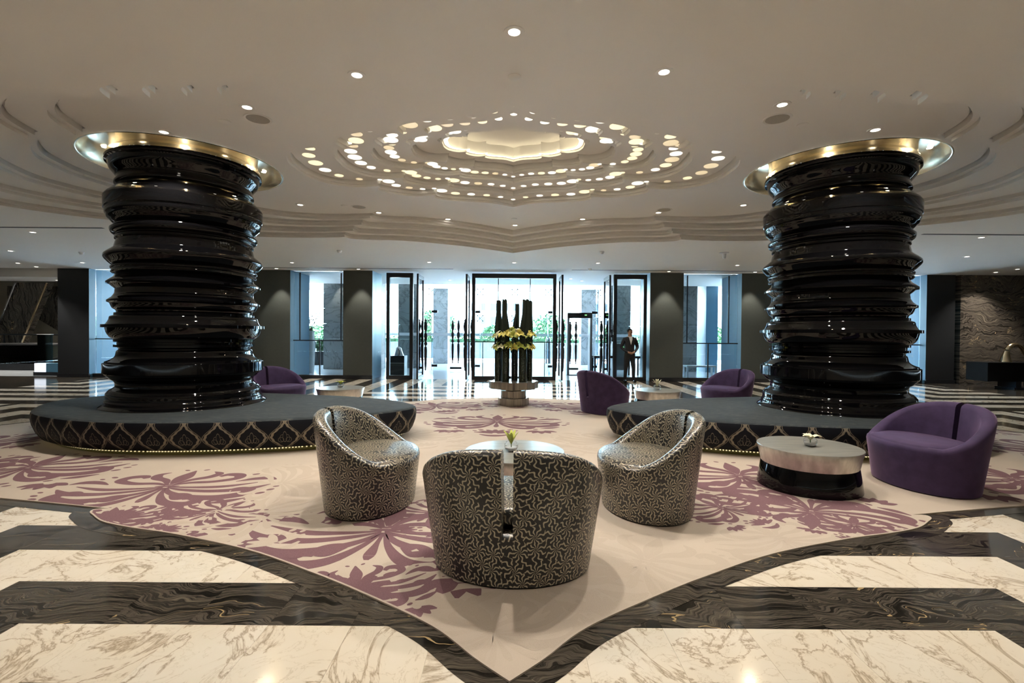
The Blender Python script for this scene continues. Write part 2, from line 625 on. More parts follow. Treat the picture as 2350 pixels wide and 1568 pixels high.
# ------------------------------------------------------------------ plan curves
def cat(pts, n=8):
    out = []
    P = [pts[0]] + list(pts) + [pts[-1]]
    for i in range(1, len(P) - 2):
        p0, p1, p2, p3 = P[i - 1], P[i], P[i + 1], P[i + 2]
        for k in range(n):
            t = k / n
            out.append(tuple(0.5 * (2 * p1[d] + (p2[d] - p0[d]) * t + (2 * p0[d] - 5 * p1[d] + 4 * p2[d] - p3[d]) * t * t
                                    + (3 * p1[d] - p0[d] - 3 * p2[d] + p3[d]) * t ** 3) for d in range(len(p1))))
    out.append(tuple(pts[-1]))
    return out


def quadrant(lobes, n=8):
    out = []
    for lb in lobes:
        c = cat(lb, n)
        out += c if not out else c[1:]
    return out


def closed_outline(far, near, cy):
    # far / near: quadrant curves from the tip (0, v) to the side (u, 0)
    pts = [(u, cy + v) for u, v in far]
    pts += [(u, cy - v) for u, v in reversed(near)][1:]
    pts += [(-u, cy - v) for u, v in near][1:]
    pts += [(-u, cy + v) for u, v in reversed(far)][1:-1]
    pts.reverse()       # counter-clockwise
    return pts


def inside(p, poly):
    x, y = p
    c = False
    j = len(poly) - 1
    for i in range(len(poly)):
        xi, yi = poly[i]
        xj, yj = poly[j]
        if (yi > y) != (yj > y) and x < (xj - xi) * (y - yi) / (yj - yi) + xi:
            c = not c
        j = i
    return c


def sheet(outer, holes, z, down=True):
    loops = [outer] + holes
    vs, es = [], []
    for lp in loops:
        o = len(vs)
        vs += [Vector(p) for p in lp]
        es += [(o + i, o + (i + 1) % len(lp)) for i in range(len(lp))]
    rv, re, rf, *_ = geometry.delaunay_2d_cdt(vs, es, [], 0, 1e-5)
    fs = []
    for fc in rf:
        c = (sum(rv[i].x for i in fc) / len(fc), sum(rv[i].y for i in fc) / len(fc))
        if inside(c, outer) and not any(inside(c, h) for h in holes):
            a, b, d = (rv[i] for i in fc[:3])
            ccw = (b.x - a.x) * (d.y - a.y) - (b.y - a.y) * (d.x - a.x) > 0
            fs.append(tuple(reversed(fc)) if ccw == down else tuple(fc))
    mb = MB()
    mb.add([(p.x, p.y, z) for p in rv], fs)
    return mb


def ring_pts(cx, cy, r, n=64):
    return [(cx + r * math.cos(2 * PI * k / n), cy + r * math.sin(2 * PI * k / n)) for k in range(n)]


def wall_band(poly, z0, z1, inward=True):
    mb = MB()
    n = len(poly)
    v = [(p[0], p[1], z0) for p in poly] + [(p[0], p[1], z1) for p in poly]
    f = [((i + 1) % n, i, n + i, n + (i + 1) % n) if inward else (i, (i + 1) % n, n + (i + 1) % n, n + i) for i in range(n)]
    mb.add(v, f)
    return mb


# ================================================================== THE SETTING
# ---- floor -------------------------------------------------------
Z_LOW, Z_HIGH = 3.615, 4.0
CY = 7.6
fl = MB().add([(-24, -9, -.003), (24, -9, -.003), (24, 16.62, -.003), (-24, 16.62, -.003)], [(0, 1, 2, 3)]).build('floor', 'floor_stripes', smooth=False)
struct(fl, 'polished black and white marble floor in nested square stripes')

CARPET_CY = 7.0
c_near = quadrant([
    [(0, 4.90), (.16, 4.75), (.40, 4.50), (.83, 4.20), (1.23, 3.95), (1.81, 3.63), (2.5, 3.37), (2.93, 3.25), (3.22, 3.14), (3.42, 3.0), (3.50, 2.93), (3.50, 2.87), (3.40, 2.86)],
    [(3.40, 2.86), (3.96, 2.74), (4.6, 2.61), (5.7, 2.4), (6.8, 2.0), (7.6, 1.3), (8.15, .5), (8.25, 0)]], 6)
c_far = quadrant([
    [(0, 4.85), (.5, 4.72), (1.0, 4.56), (1.7, 4.35), (2.2, 3.95), (2.9, 3.6), (3.4, 3.3), (3.4, 3.0)],
    [(3.4, 3.0), (4.6, 2.7), (5.7, 2.45), (6.8, 2.1), (7.6, 1.5), (8.15, .7), (8.25, 0)]], 6)
CARPET = closed_outline(c_far, c_near, CARPET_CY)


def offset_poly(poly, d):
    n = len(poly)
    out = []
    for i in range(n):
        a, b, c = Vector(poly[i - 1]), Vector(poly[i]), Vector(poly[(i + 1) % n])
        e1, e2 = (b - a), (c - b)
        if e1.length < 1e-6:
            e1 = e2
        if e2.length < 1e-6:
            e2 = e1
        n1 = Vector((e1.y, -e1.x)).normalized()
        n2 = Vector((e2.y, -e2.x)).normalized()
        m_ = (n1 + n2)
        if m_.length < 0.3:
            m_ = n1
        m_.normalize()
        k = max(0.55, m_.dot(n1))
        out.append(tuple(b + m_ * (d / k)))
    return out


BORDER = offset_poly(CARPET, 0.13)

# single marble slabs of the near stripes
lines = [0.0] + [TILE * (k + .87) for k in range(0, 14)]
tile_mesh = {}


def slab_mesh(w, h, white):
    key = (round(w, 3), round(h, 3), white)
    if key not in tile_mesh:
        tile_mesh[key] = MB().box(-w / 2 + .0008, w / 2 - .0008, -h / 2 + .0008, h / 2 - .0008, -.003, 0).mesh('marble_slab', 'white_marble' if white else 'black_marble', smooth=False)
    return tile_mesh[key]


n_slab = 0
for i in range(3, 11):
    y0, y1 = lines[i], lines[i + 1]
    for j in range(0, 13):
        for sgn in (-1, 1):
            x0, x1 = lines[j], lines[j + 1]
            k = max(i, j)
            # stripes: the slab row number decides the stone
            sidx = math.floor(((lines[k] + lines[k + 1]) / 2) / TILE + .13)
            white = sidx % 2 == 1
            cx, cy = sgn * (x0 + x1) / 2 - .015, (y0 + y1) / 2
            cs = [(sgn * x0, y0), (sgn * x1, y0), (sgn * x0, y1), (sgn * x1, y1)]
            if all(inside(c, CARPET) for c in cs):
                continue
            if abs(cx) > cy * 1.12 + .35 or cy < 1.7 or cy > 4.7:
                continue
            link('marble_slab', slab_mesh(x1 - x0, y1 - y0, white), fl, (cx, cy, 0))
            n_slab += 1
# black border slabs that follow the carpet edge
nb = len(CARPET)
acc, start = 0.0, 0
for i in range(nb):
    a, b = Vector(CARPET[i]), Vector(CARPET[(i + 1) % nb])
    acc += (b - a).length
    if acc > 0.43 or i == nb - 1:
        idx = list(range(start, i + 2))
        mid = CARPET[idx[len(idx) // 2] % nb]
        mb = MB()
        zb_ = .0010 + (start % 7) * .0001
        vi = [(*CARPET[q % nb], zb_) for q in idx]
        vo_ = [(*BORDER[q % nb], zb_) for q in idx]
        m_ = len(idx)
        mb.add(vi + vo_, [(q + 1, q, m_ + q, m_ + q + 1) for q in range(m_ - 1)])
        mb.build('border_slab', 'black_marble', fl, smooth=False)
        start, acc = i + 1, 0.0

# ---- ceiling -----------------------------------------------------
L0 = [[(0, 5.05), (.7, 4.45), (1.44, 3.96), (2.45, 3.50), (3.2, 3.42), (3.58, 3.32), (3.66, 3.12)],
      [(3.66, 3.12), (4.2, 3.22), (5.0, 3.23), (5.8, 3.08), (6.5, 2.55), (6.75, 1.95)],
      [(6.75, 1.95), (7.6, 1.65), (8.35, 1.0), (8.72, .35), (8.8, 0)]]
L3 = [[(0, 4.13), (.5, 3.72), (1.1, 3.3), (1.9, 2.92), (2.5, 2.83), (2.85, 2.75), (2.92, 2.58)],
      [(2.92, 2.58), (3.4, 2.66), (4.0, 2.66), (4.6, 2.5), (5.1, 2.1), (5.28, 1.55)],
      [(5.28, 1.55), (5.95, 1.38), (6.45, .85), (6.62, .28), (6.65, 0)]]


def level(t):
    lb = [[tuple(a[d] + (b[d] - a[d]) * t for d in (0, 1)) for a, b in zip(p, q)] for p, q in zip(L0, L3)]
    qd = quadrant(lb, 8)
    return closed_outline(qd, qd, CY)


TS = [0, .045, .32, .365, .64, .685, .955, 1.0]
levels = [level(t) for t in TS]
dz = (Z_HIGH - Z_LOW) / len(TS)
room = [(-24, -9), (24, -9), (24, 20.5), (-24, 20.5)]
ceil = sheet(room, [levels[0]], Z_LOW).build('ceiling', 'plaster', smooth=False)
struct(ceil, 'cream plaster ceiling with stepped lobed recess')
for k, lv in enumerate(levels):
    zb, zt = Z_LOW + k * dz, Z_LOW + (k + 1) * dz
    wall_band(lv, zb, zt).build('ceiling_step', 'plaster', ceil, sharp=30)
    top_in = None
    if k % 2:
        top_in = level(TS[k] + .022)
        sheet(lv, [top_in], zt + .05).build('shadow_gap', 'plaster', ceil, smooth=False)
        wall_band(lv, zt, zt + .05).build('shadow_gap', 'plaster', ceil, smooth=False)
        wall_band(top_in, zt, zt + .05, inward=False).build('shadow_gap', 'plaster', ceil, smooth=False)
    if k < len(levels) - 1:
        sheet(top_in or lv, [levels[k + 1]], zt).build('step_soffit', 'plaster', ceil, smooth=False)
    else:
        RAISED = top_in

COL_X, COL_Y = 4.895, 7.434
COFFER_CY = 7.5
K0 = [[(0, 2.1), (.40, 1.84), (.85, 1.74), (1.2, 1.67), (1.41, 1.52), (1.38, 1.32)],
      [(1.38, 1.32), (1.75, 1.41), (2.1, 1.29), (2.33, 1.07), (2.27, .82)],
      [(2.27, .82), (2.7, .87), (3.1, .67), (3.28, .32), (3.3, 0)]]


def coffer(sx, sy):
    qd = quadrant([[(u * sx, v * sy) for u, v in lb] for lb in K0], 8)
    return closed_outline(qd, qd, COFFER_CY)


CS = [(1, 1), (.80, .82), (.645, .585), (.465, .45), (.325, .345)]
CZ = [4.0, 4.1, 4.19, 4.27, 4.39, 4.62]
coffers = [coffer(*q) for q in CS]
holes = [coffers[0]] + [ring_pts(s * COL_X, COL_Y, 1.28) for s in (-1, 1)]
sheet(RAISED, holes, Z_HIGH).build('raised_panel', 'plaster', ceil, smooth=False)
cof = link('coffer', None, ceil)
for k in range(5):
    wall_band(coffers[k], CZ[k], CZ[k] + .04).build('coffer_step', 'plaster', cof, sharp=30)
    sx, sy = CS[k]
    in_ = coffer(sx * .985, sy * .985)
    sheet(coffers[k], [in_], CZ[k] + .04).build('coffer_step', 'plaster', cof, smooth=False)
    wall_band(in_, CZ[k] + .04, CZ[k + 1]).build('coffer_step', 'plaster', cof, sharp=30)
    if k < 4:
        in2 = coffer(sx * .985 - .009, sy * .985 - .013)
        sheet(in_, [in2], CZ[k + 1] + .04).build('shadow_gap', 'plaster', cof, smooth=False)
        wall_band(in_, CZ[k + 1], CZ[k + 1] + .04).build('shadow_gap', 'plaster', cof, smooth=False)
        wall_band(in2, CZ[k + 1], CZ[k + 1] + .04, inward=False).build('shadow_gap', 'plaster', cof, smooth=False)
        sheet(in2, [coffers[k + 1]], CZ[k + 1]).build('coffer_soffit', 'plaster', cof, smooth=False)
sheet(coffer(.36, .39), [], CZ[5]).build('coffer_crown', 'plaster', cof, smooth=False)
# cove light lying on the top ledge round the crown
cove = coffer(.318, .335)
cove_in = coffer(.300, .315)
sheet(cove, [cove_in], 4.425, down=False).build('cove_strip', 'cove_light', cof, smooth=False)
# lit round holes in the coffer ledges: each lobe runs from a large hole to small ones
disc = {}
for key in ('hole_white', 'hole_warm', 'hole_amber'):
    disc[key] = MB().lathe([(1.0, 0.0), (1.0, .012)], seg=28, cap1=False).mesh('lit_hole', key)
rng = random.Random(3)
for k in range(3):
    (sx0, sy0), (sx1, sy1) = CS[k], CS[k + 1]
    msx, msy = (sx0 * .55 + sx1 * .45), (sy0 * .55 + sy1 * .45)
    z = CZ[k + 1] - .004
    for li, lb in enumerate(K0):
        cv = cat(lb, 16)
        # running from the tip / cusp outwards
        sizes = {0: [.042, .05, .06, .07, .08, .10], 1: [.04, .048, .06, .078, .10], 2: [.04, .055, .07, .09, .105]}[li]
        fr = {0: [0.0, .17, .35, .53, .71, .89], 1: [.12, .31, .50, .70, .90], 2: [.12, .36, .58, .79, 1.0]}[li]
        al = [0.0]
        for a_, b_ in zip(cv[:-1], cv[1:]):
            al.append(al[-1] + math.hypot(b_[0] - a_[0], b_[1] - a_[1]))
        if k == 2:
            sizes = [q * .85 for q in sizes]
        for t, r in zip(fr, sizes):
            ix = min(range(len(al)), key=lambda q: abs(al[q] - t * al[-1]))
            u, v = cv[ix]
            u, v = u * msx, v * msy
            spots = [(0, v), (0, -v)] if u < .02 else ([(u, 0), (-u, 0)] if v < .02 else [(u, v), (-u, v), (u, -v), (-u, -v)])
            for (px_, py_) in spots:
                key = rng.choice(['hole_white'] * 4 + ['hole_warm'] * 2 + ['hole_amber'])
                o = link('lit_hole', disc[key], cof, (px_, COFFER_CY + py_, z))
                o.scale = (r, r, 1)
            
# linear air slots
for n_, (x0, x1, y0_) in enumerate([(-8.6, -1.9, 15.75), (1.9, 8.6, 15.75), (-15.4, -8.3, 9.95), (8.3, 15.4, 9.95)]):
    o = MB().box(x0, x1, y0_, y0_ + .07, Z_LOW - .006, Z_LOW + .02).build('trim_%d' % (n_ + 1), 'dark_slot', smooth=False)
    struct(o, 'dark linear air slot in the lower ceiling')

# ---- walls -------------------------------------------------------
def wall(name, label, boxes, mat):
    mb = MB()
    for b in boxes:
        mb.box(*b)
    return struct(mb.build(name, mat, smooth=False), label)


wall('wall_left', 'side wall of the lobby', [(-24.2, -24, -9, 24, 0, 4.2)], 'wall_warm')
wall('wall_right', 'side wall of the lobby', [(24, 24.2, -9, 16.3, 0, Z_LOW)], 'wall_warm')
wall('wall_rear', 'rear wall behind the viewer', [(-24, 24, -9.2, -9, 0, Z_LOW)], 'wall_warm')
wb = struct(link('wall_back', None), 'back wall of dark piers beside the glazed entrance')


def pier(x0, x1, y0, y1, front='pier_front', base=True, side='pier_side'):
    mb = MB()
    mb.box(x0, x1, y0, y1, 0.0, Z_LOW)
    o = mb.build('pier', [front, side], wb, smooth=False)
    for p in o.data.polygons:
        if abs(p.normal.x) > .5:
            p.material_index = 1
    if base:
        MB().box(x0 - .01, x1 + .01, y0 - .03, y0 + .02, 0, .13).build('skirting', 'black_metal', o, smooth=False)
    return o


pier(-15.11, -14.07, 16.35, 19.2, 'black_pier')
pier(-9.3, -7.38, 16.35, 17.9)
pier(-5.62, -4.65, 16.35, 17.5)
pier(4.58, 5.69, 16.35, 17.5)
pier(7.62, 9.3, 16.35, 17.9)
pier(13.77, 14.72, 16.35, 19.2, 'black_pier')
# swirled dark marble wall on the right, in slabs
wr = struct(link('wall_marble', None), 'wall of dark swirled marble slabs')
for xx in range(5):
    for zz in range(3):
        x0 = 14.85 + xx * 1.8
        MB().box(x0 + .003, x0 + 1.797, 16.3, 16.5, zz * 1.205 + .003, zz * 1.205 + 1.202).build('marble_panel', 'zebra_wall', wr, smooth=False)
wall('wall_leak_blocker', 'unseen backing added to stop light leaking past the marble slabs', [(14.7, 24, 16.5, 16.8, 0, Z_LOW)], 'black_pier')  # added out of view to block light between pier and slabs
wall('wall_hall_blocker', 'unseen wall added to keep daylight out of the escalator hall', [(-14.5, -14.1, 19.2, 22.7, 0, 5)], 'black_pier')  # added out of view, shuts sky light out of the hall
# header and escalator hall on the left
wall('wall_header', 'plaster header above the escalator hall', [(-24, -15.11, 16.4, 16.8, 3.33, Z_LOW)], 'plaster')
wall('wall_hall', 'pale marble back wall of the escalator hall', [(-24, -14.07, 22.5, 22.7, 0, 5)], 'hall_marble')
ex = MB().add([(-24, 16.62, -.003), (24, 16.62, -.003), (24, 60, -.003), (-24, 60, -.003)], [(0, 1, 2, 3)]).build('floor_porch', 'stone_pale', smooth=False)
MAT['stone_pale'].node_tree.nodes['Principled BSDF'].inputs['Roughness'].default_value = 0.16
struct(ex, 'pale polished stone floor of the entrance porch')
pc = MB().box(-24, 24, 20.5, 27, 3.9, 4.1).box(-24, 24, 20.5, 20.6, Z_LOW, 3.9).build('ceiling_porch', 'plaster', smooth=False)
struct(pc, 'plaster ceiling of the entrance porch')

# ---- glazing -----------------------------------------------------
def frame_box(parent, name, boxes, mat='black_metal'):
    out = None
    for b in boxes:
        out = MB().box(*b).build(name, mat, parent, smooth=False)
    return out


def pane(parent, x0, x1, y, z0, z1, mat='glass'):
    return MB().box(x0, x1, y - .006, y + .006, z0, z1).build('pane', mat, parent, smooth=False)


wy = 16.6
wins = [(-7.38, -5.62, [-7.16, -5.77], [-6.49]), (5.69, 7.62, [5.9, 7.3], [6.62]),
        (-14.07, -9.3, [-12.9, -11.7, -10.4], [-12.3, -11.1]), (9.3, 13.77, [10.4, 11.7, 12.9], [11.1, 12.3])]
for n_, (x0, x1, up, lo) in enumerate(wins):
    w_ = struct(link('window_%d' % (n_ + 1), None), 'tall clear window with thin black mullions between dark piers')
    frame_box(w_, 'sill', [(x0, x1, wy - .12, wy + .05, 0, .12)])
    frame_box(w_, 'mullion', [(x0, x1, wy - .02, wy + .02, 1.262, 1.298)])
    for xx in up:
        frame_box(w_, 'mullion', [(xx - .018, xx + .018, wy - .02, wy + .02, 1.298, 3.56)])
    for xx in lo:
        frame_box(w_, 'mullion', [(xx - .018, xx + .018, wy - .02, wy + .02, .12, 1.262)])
    xs = [x0] + up + [x1]
    for a, b in zip(xs[:-1], xs[1:]):
        pane(w_, a + .018, b - .018, wy, 1.298, Z_LOW)
    xs = [x0] + lo + [x1]
    for a, b in zip(xs[:-1], xs[1:]):
        pane(w_, a + .018, b - .018, wy, .12, 1.262)

dn = 0


def door_root(label):
    global dn
    dn += 1
    return struct(link('door_%d' % dn, None), label)


def bay(x0, x1, label, mull=None):
    d = door_root(label)
    y0, y1 = 16.44, 16.56
    for b in [(x0, x0 + .11, y0, y1, 0, 3.56), (x1 - .11, x1, y0, y1, 0, 3.56), (x0 + .11, x1 - .11, y0, y1, 3.41, 3.56), (x0 + .11, x1 - .11, y0, y1, 0, .13)]:
        frame_box(d, 'frame', [b])
    pane(d, x0 + .11, x1 - .11, 16.5, .13, 3.41)
    if mull:
        frame_box(d, 'mullion', [(x0 + .11, x1 - .11, 16.52, 16.55, 1.265, 1.295)])
        for xx, za, zb in mull:
            frame_box(d, 'mullion', [(xx - .014, xx + .014, 16.52, 16.55, za, zb)])
    return d


bay(-4.21, -3.32, 'narrow framed glass bay left of the entrance')
bay(-1.35, 1.47, 'wide black framed glass bay in the centre of the entrance', [(-.98, .13, 1.265), (1.1, .13, 1.265), (-.47, 1.295, 3.41), (.6, 1.295, 3.41)])
bay(3.39, 4.5, 'narrow framed glass bay right of the entrance')
# strips between piers and bays
for n_, (a, b) in enumerate([(-4.65, -4.21), (4.5, 4.58)]):
    o = struct(link('window_%d' % (5 + n_), None), 'narrow glass strip beside the entrance frame')
    pane(o, a, b, 16.6, .1, 3.56)

HANDLE = [(r_ * 1.5, z_) for r_, z_ in [(.004, 0), (.014, .03), (.018, .06), (.012, .08), (.022, .14), (.034, .55), (.036, .72), (.030, .78), (.036, .80), (.018, .83), (.016, .86),
          (.036, .90), (.040, .94), (.030, .98), (.018, 1.02), (.030, 1.06), (.040, 1.16), (.036, 1.26), (.020, 1.31), (.018, 1.34),
          (.034, 1.42), (.042, 1.54), (.030, 1.66), (.016, 1.70), (.026, 1.72), (.026, 1.74), (.010, 1.77), (.004, 1.80)]]
handle_me = MB().lathe(HANDLE, seg=14).mesh('handle', 'black_wood')


def leaf_door(x, y0, y1, side, label):
    d = door_root(label)
    for b in [(x - .03, x + .03, y0, y0 + .07, .03, 3.5), (x - .03, x + .03, y1 - .07, y1, .03, 3.5), (x - .03, x + .03, y0 + .07, y1 - .07, 3.38, 3.5), (x - .03, x + .03, y0 + .07, y1 - .07, .03, .12)]:
        frame_box(d, 'frame', [b])
    MB().box(x - .006, x + .006, y0 + .07, y1 - .07, .12, 3.38).build('pane', 'glass', d, smooth=False)
    hy = y1 - .14
    for sd in (side, -side):
        h = link('handle', handle_me, d, (x + sd * .12, hy, .26))
        MB().tube([(-sd * .12, 0, .38), (0, 0, .38)], .012, 8).tube([(-sd * .12, 0, 1.02), (0, 0, 1.02)], .012, 8).build('bracket', 'black_metal', h)
    return d


leaf_door(-3.10, 16.1, 17.1, 1, 'open glass door leaf by the left entrance bay')
leaf_door(-1.50, 16.1, 17.1, -1, 'open glass door leaf left of the central bay')
leaf_door(1.64, 16.1, 17.1, 1, 'open glass door leaf right of the central bay')
leaf_door(3.20, 16.1, 17.1, -1, 'open glass door leaf by the right entrance bay')
# outer glass screen
og = struct(link('window_outer', None), 'frameless outer glass screen of the vestibule')
xs = [-5.3, -3.35, -2.34, -1.33, 0.1, 1.5, 2.53, 3.55, 5.3]
for a, b in zip(xs[:-1], xs[1:]):
    pane(og, a + .006, b - .006, 20.5, .02, 3.6)
    MB().box(a + .01, b - .01, 20.48, 20.49, 1.46, 1.58).build('frosted_band', 'frosted_band', og, smooth=False)
for xx in (-3.35, -1.33, 0.1, 1.5, 3.55):
    MB().box(xx - .01, xx + .01, 20.52, 20.8, .02, 3.5).build('glass_fin', 'glass_blue', og, smooth=False)
    for zz in (3.3, 2.2):
        sp = MB()
        for a in (45, 135, 225, 315):
            ex_, ez = math.cos(math.radians(a)) * .16, math.sin(math.radians(a)) * .16
            sp.tube([(xx, 20.44, zz), (xx + ex_, 20.44, zz + ez)], .014, 6)
            sp.ball((xx + ex_, 20.45, zz + ez), .03, 8, 6)
        sp.build('spider_fitting', 'steel', og)
for xx in (-3.23, -1.45, 1.62, 3.43):
    for zz in (2.42, .17):
        MB().box(xx - .12, xx + .12, 20.46, 20.54, zz, zz + .1).build('patch_hinge', 'black_metal', og, smooth=False)
for xx in (-2.46, -2.22, 2.41, 2.65):
    h = link('handle', handle_me, og, (xx, 20.38, .32))
    MB().tube([(0, .12, .38), (0, 0, .38)], .012, 8).tube([(0, .12, 1.02), (0, 0, 1.02)], .012, 8).build('bracket', 'black_metal', h)
    MB().box(xx - .12, xx + .12, 20.46, 20.54, .08, .17).build('patch_hinge', 'black_metal', og, smooth=False)


# ================================================================== LAMPS IN THE CEILING
trim_me = MB().lathe([(.048, .004), (.050, -.006), (.085, -.008), (.088, 0.0), (.088, .004)], seg=28, cap0=False, cap1=False).mesh('trim_ring', 'plaster')
lens_me = MB().lathe([(.048, .0), (.048, .004)], seg=28).mesh('lens', 'lamp_face')


def downlight(x, y, z, watts, label, group, cone=105, size=1.0, col=(1.0, .91, .79), light=True, blend=.55):
    t = thing('downlight', label, 'downlight', (x, y, z), 0, group)
    a = link('trim_ring', trim_me, t)
    b = link('lens', lens_me, t, (0, 0, -.003))
    t.scale = (size, size, 1)
    if light:
        ld = bpy.data.lights.new('lamp', 'SPOT')
        ld.energy = watts
        ld.color = col
        ld.spot_size = math.radians(cone)
        ld.spot_blend = blend
        ld.shadow_soft_size = .05
        lo = bpy.data.objects.new('lamp', ld)
        C.objects.link(lo)
        lo.parent = t
        lo.location = (0, 0, -.03)
    return t


ring_px = [(1180, 73), (819, 172), (1524, 165), (567, 246), (1795, 240), (376, 303), (2009, 298)]
ORD = ['first', 'second', 'third', 'fourth', 'fifth', 'sixth', 'seventh', 'eighth', 'ninth', 'tenth', 'eleventh', 'twelfth', 'thirteenth', 'fourteenth']
ring_px.sort()
for n_, q in enumerate(ring_px):
    x, y = at(*q, Z_HIGH)
    downlight(x, y, Z_HIGH, SPOT_W, 'round downlight, %s from left of the near arc in the raised ceiling' % ORD[n_], 'near raised ceiling downlights')
for n_, q in enumerate([(689, 470), (869, 488), (1028, 503), (1182, 517), (1337, 503), (1511, 488), (1706, 471)]):
    x, y = at(*q, Z_HIGH)
    downlight(x, y, Z_HIGH, SPOT_W * .7, 'round downlight, %s from left of the far arc in the raised ceiling' % ORD[n_], 'far raised ceiling downlights')
low_px = [(75, 533), (24, 576), (41, 604), (189, 603), (670, 603), (985, 602), (1180, 603), (1372, 604), (1692, 609), (2252, 545), (2219, 589), (2335, 618), (2263, 628), (2045, 620)]
low_px.sort()
for n_, q in enumerate(low_px):
    x, y = at(*q, Z_LOW)
    downlight(x, min(y, 15.6), Z_LOW, LOW_SPOT_W, 'small downlight, %s from left in the lower ceiling before the back wall' % ORD[n_], 'lower ceiling downlights')
for n_, q in enumerate([(130, 619), (640, 618), (823, 618), (1538, 622), (1743, 622)]):
    x, y = at(*q, Z_LOW)
    downlight(x, 15.98, Z_LOW, 190, 'small downlight washing a dark pier, %s pier light from left' % ORD[n_], 'pier washing downlights', cone=62, blend=.4)
for x in (-9, -5.5, -2, 2, 5.5, 9):  # extra lamps put in out of view for general brightness
    for y in (.9, -3.2, -6.5):
        downlight(x, y, Z_LOW, LOW_SPOT_W * (.6 if y > 0 else 1.1), 'added unseen downlight in the lower ceiling near the viewer', 'added downlights near the viewer')
for x in (-12.5, 12.5):  # more unseen lamps added at the sides to lift the room light
    for y in (1.5, 5.5):
        downlight(x, y, Z_LOW, LOW_SPOT_W * 1.2, 'added unseen downlight in the lower ceiling at the lobby side', 'added downlights at the lobby sides')
for n_, (px_, py_) in enumerate([(946, 642), (1032, 643), (1310, 640), (1335, 645)]):
    x, y = at(px_, py_, Z_LOW)
    downlight(x, min(max(y, 17.3), 20.2), Z_LOW, 20, 'small downlight in the vestibule ceiling, %s from left' % ORD[n_], 'vestibule downlights', col=(1, .95, .9))
downlight(-7.3, 20.75, 3.9, 70, 'porch downlight washing the marble pier left of the entrance', None, cone=60, blend=.3)

for (x, y), nm in [(at(*q, Z_HIGH), w_) for q, w_ in [((592, 273), 'near left'), ((1784, 273), 'near right'), ((824, 475), 'far left'), ((1524, 482), 'far right')]]:
    t = thing('ceiling_speaker', 'round grille speaker at the %s of the raised ceiling' % nm, 'speaker', (x, y, Z_HIGH), 0, 'ceiling speakers')
    MB().lathe([(.125, -.004), (.15, -.008), (.155, 0), (.155, .004)], seg=32, cap0=False, cap1=False).build('rim', 'plaster', t)
    MB().lathe([(.126, -.005), (.126, .003)], seg=32).build('grille', 'speaker_grille', t)
for q, nm in [((1180, 176), 'on the centre line near the viewer'), ((516, 279), 'by the near left speaker'), ((1842, 287), 'by the near right speaker'), ((790, 472), 'by the far left speaker'), ((1180, 502), 'on the centre line at the far tip')]:
    x, y = at(*q, Z_HIGH)
    o = MB().lathe([(.06, -.008), (.065, -.004), (.065, .002)], seg=24).build('cover_plate', 'plaster', None, (x, y, Z_HIGH))
    tag(o, 'small blank ceiling cover plate ' + nm, 'cover plate', 'ceiling cover plates')
for q, nm in [((779, 575), 'left of the ceiling tip'), ((1381, 578), 'right of the ceiling tip'), ((187, 579), 'left of the left column'), ((1353, 617), 'above the right doorway')]:
    x, y = at(*q, Z_LOW)
    o = MB().lathe([(.02, -.07), (.04, -.06), (.05, -.03), (.062, -.02), (.065, .002)], seg=24).build('smoke_detector', 'white_paint', None, (x, y, Z_LOW))
    tag(o, 'small domed smoke detector ' + nm, 'smoke detector', 'smoke detectors')
x, y = at(1662, 580, Z_LOW)
o = MB().lathe([(.01, -.16), (.035, -.15), (.05, -.03), (.11, -.015), (.115, .002)], seg=24).build('ceiling_camera', 'white_paint', None, (x, y, Z_LOW))
tag(o, 'white cone shaped fitting hanging below the lower ceiling on the right', 'camera')

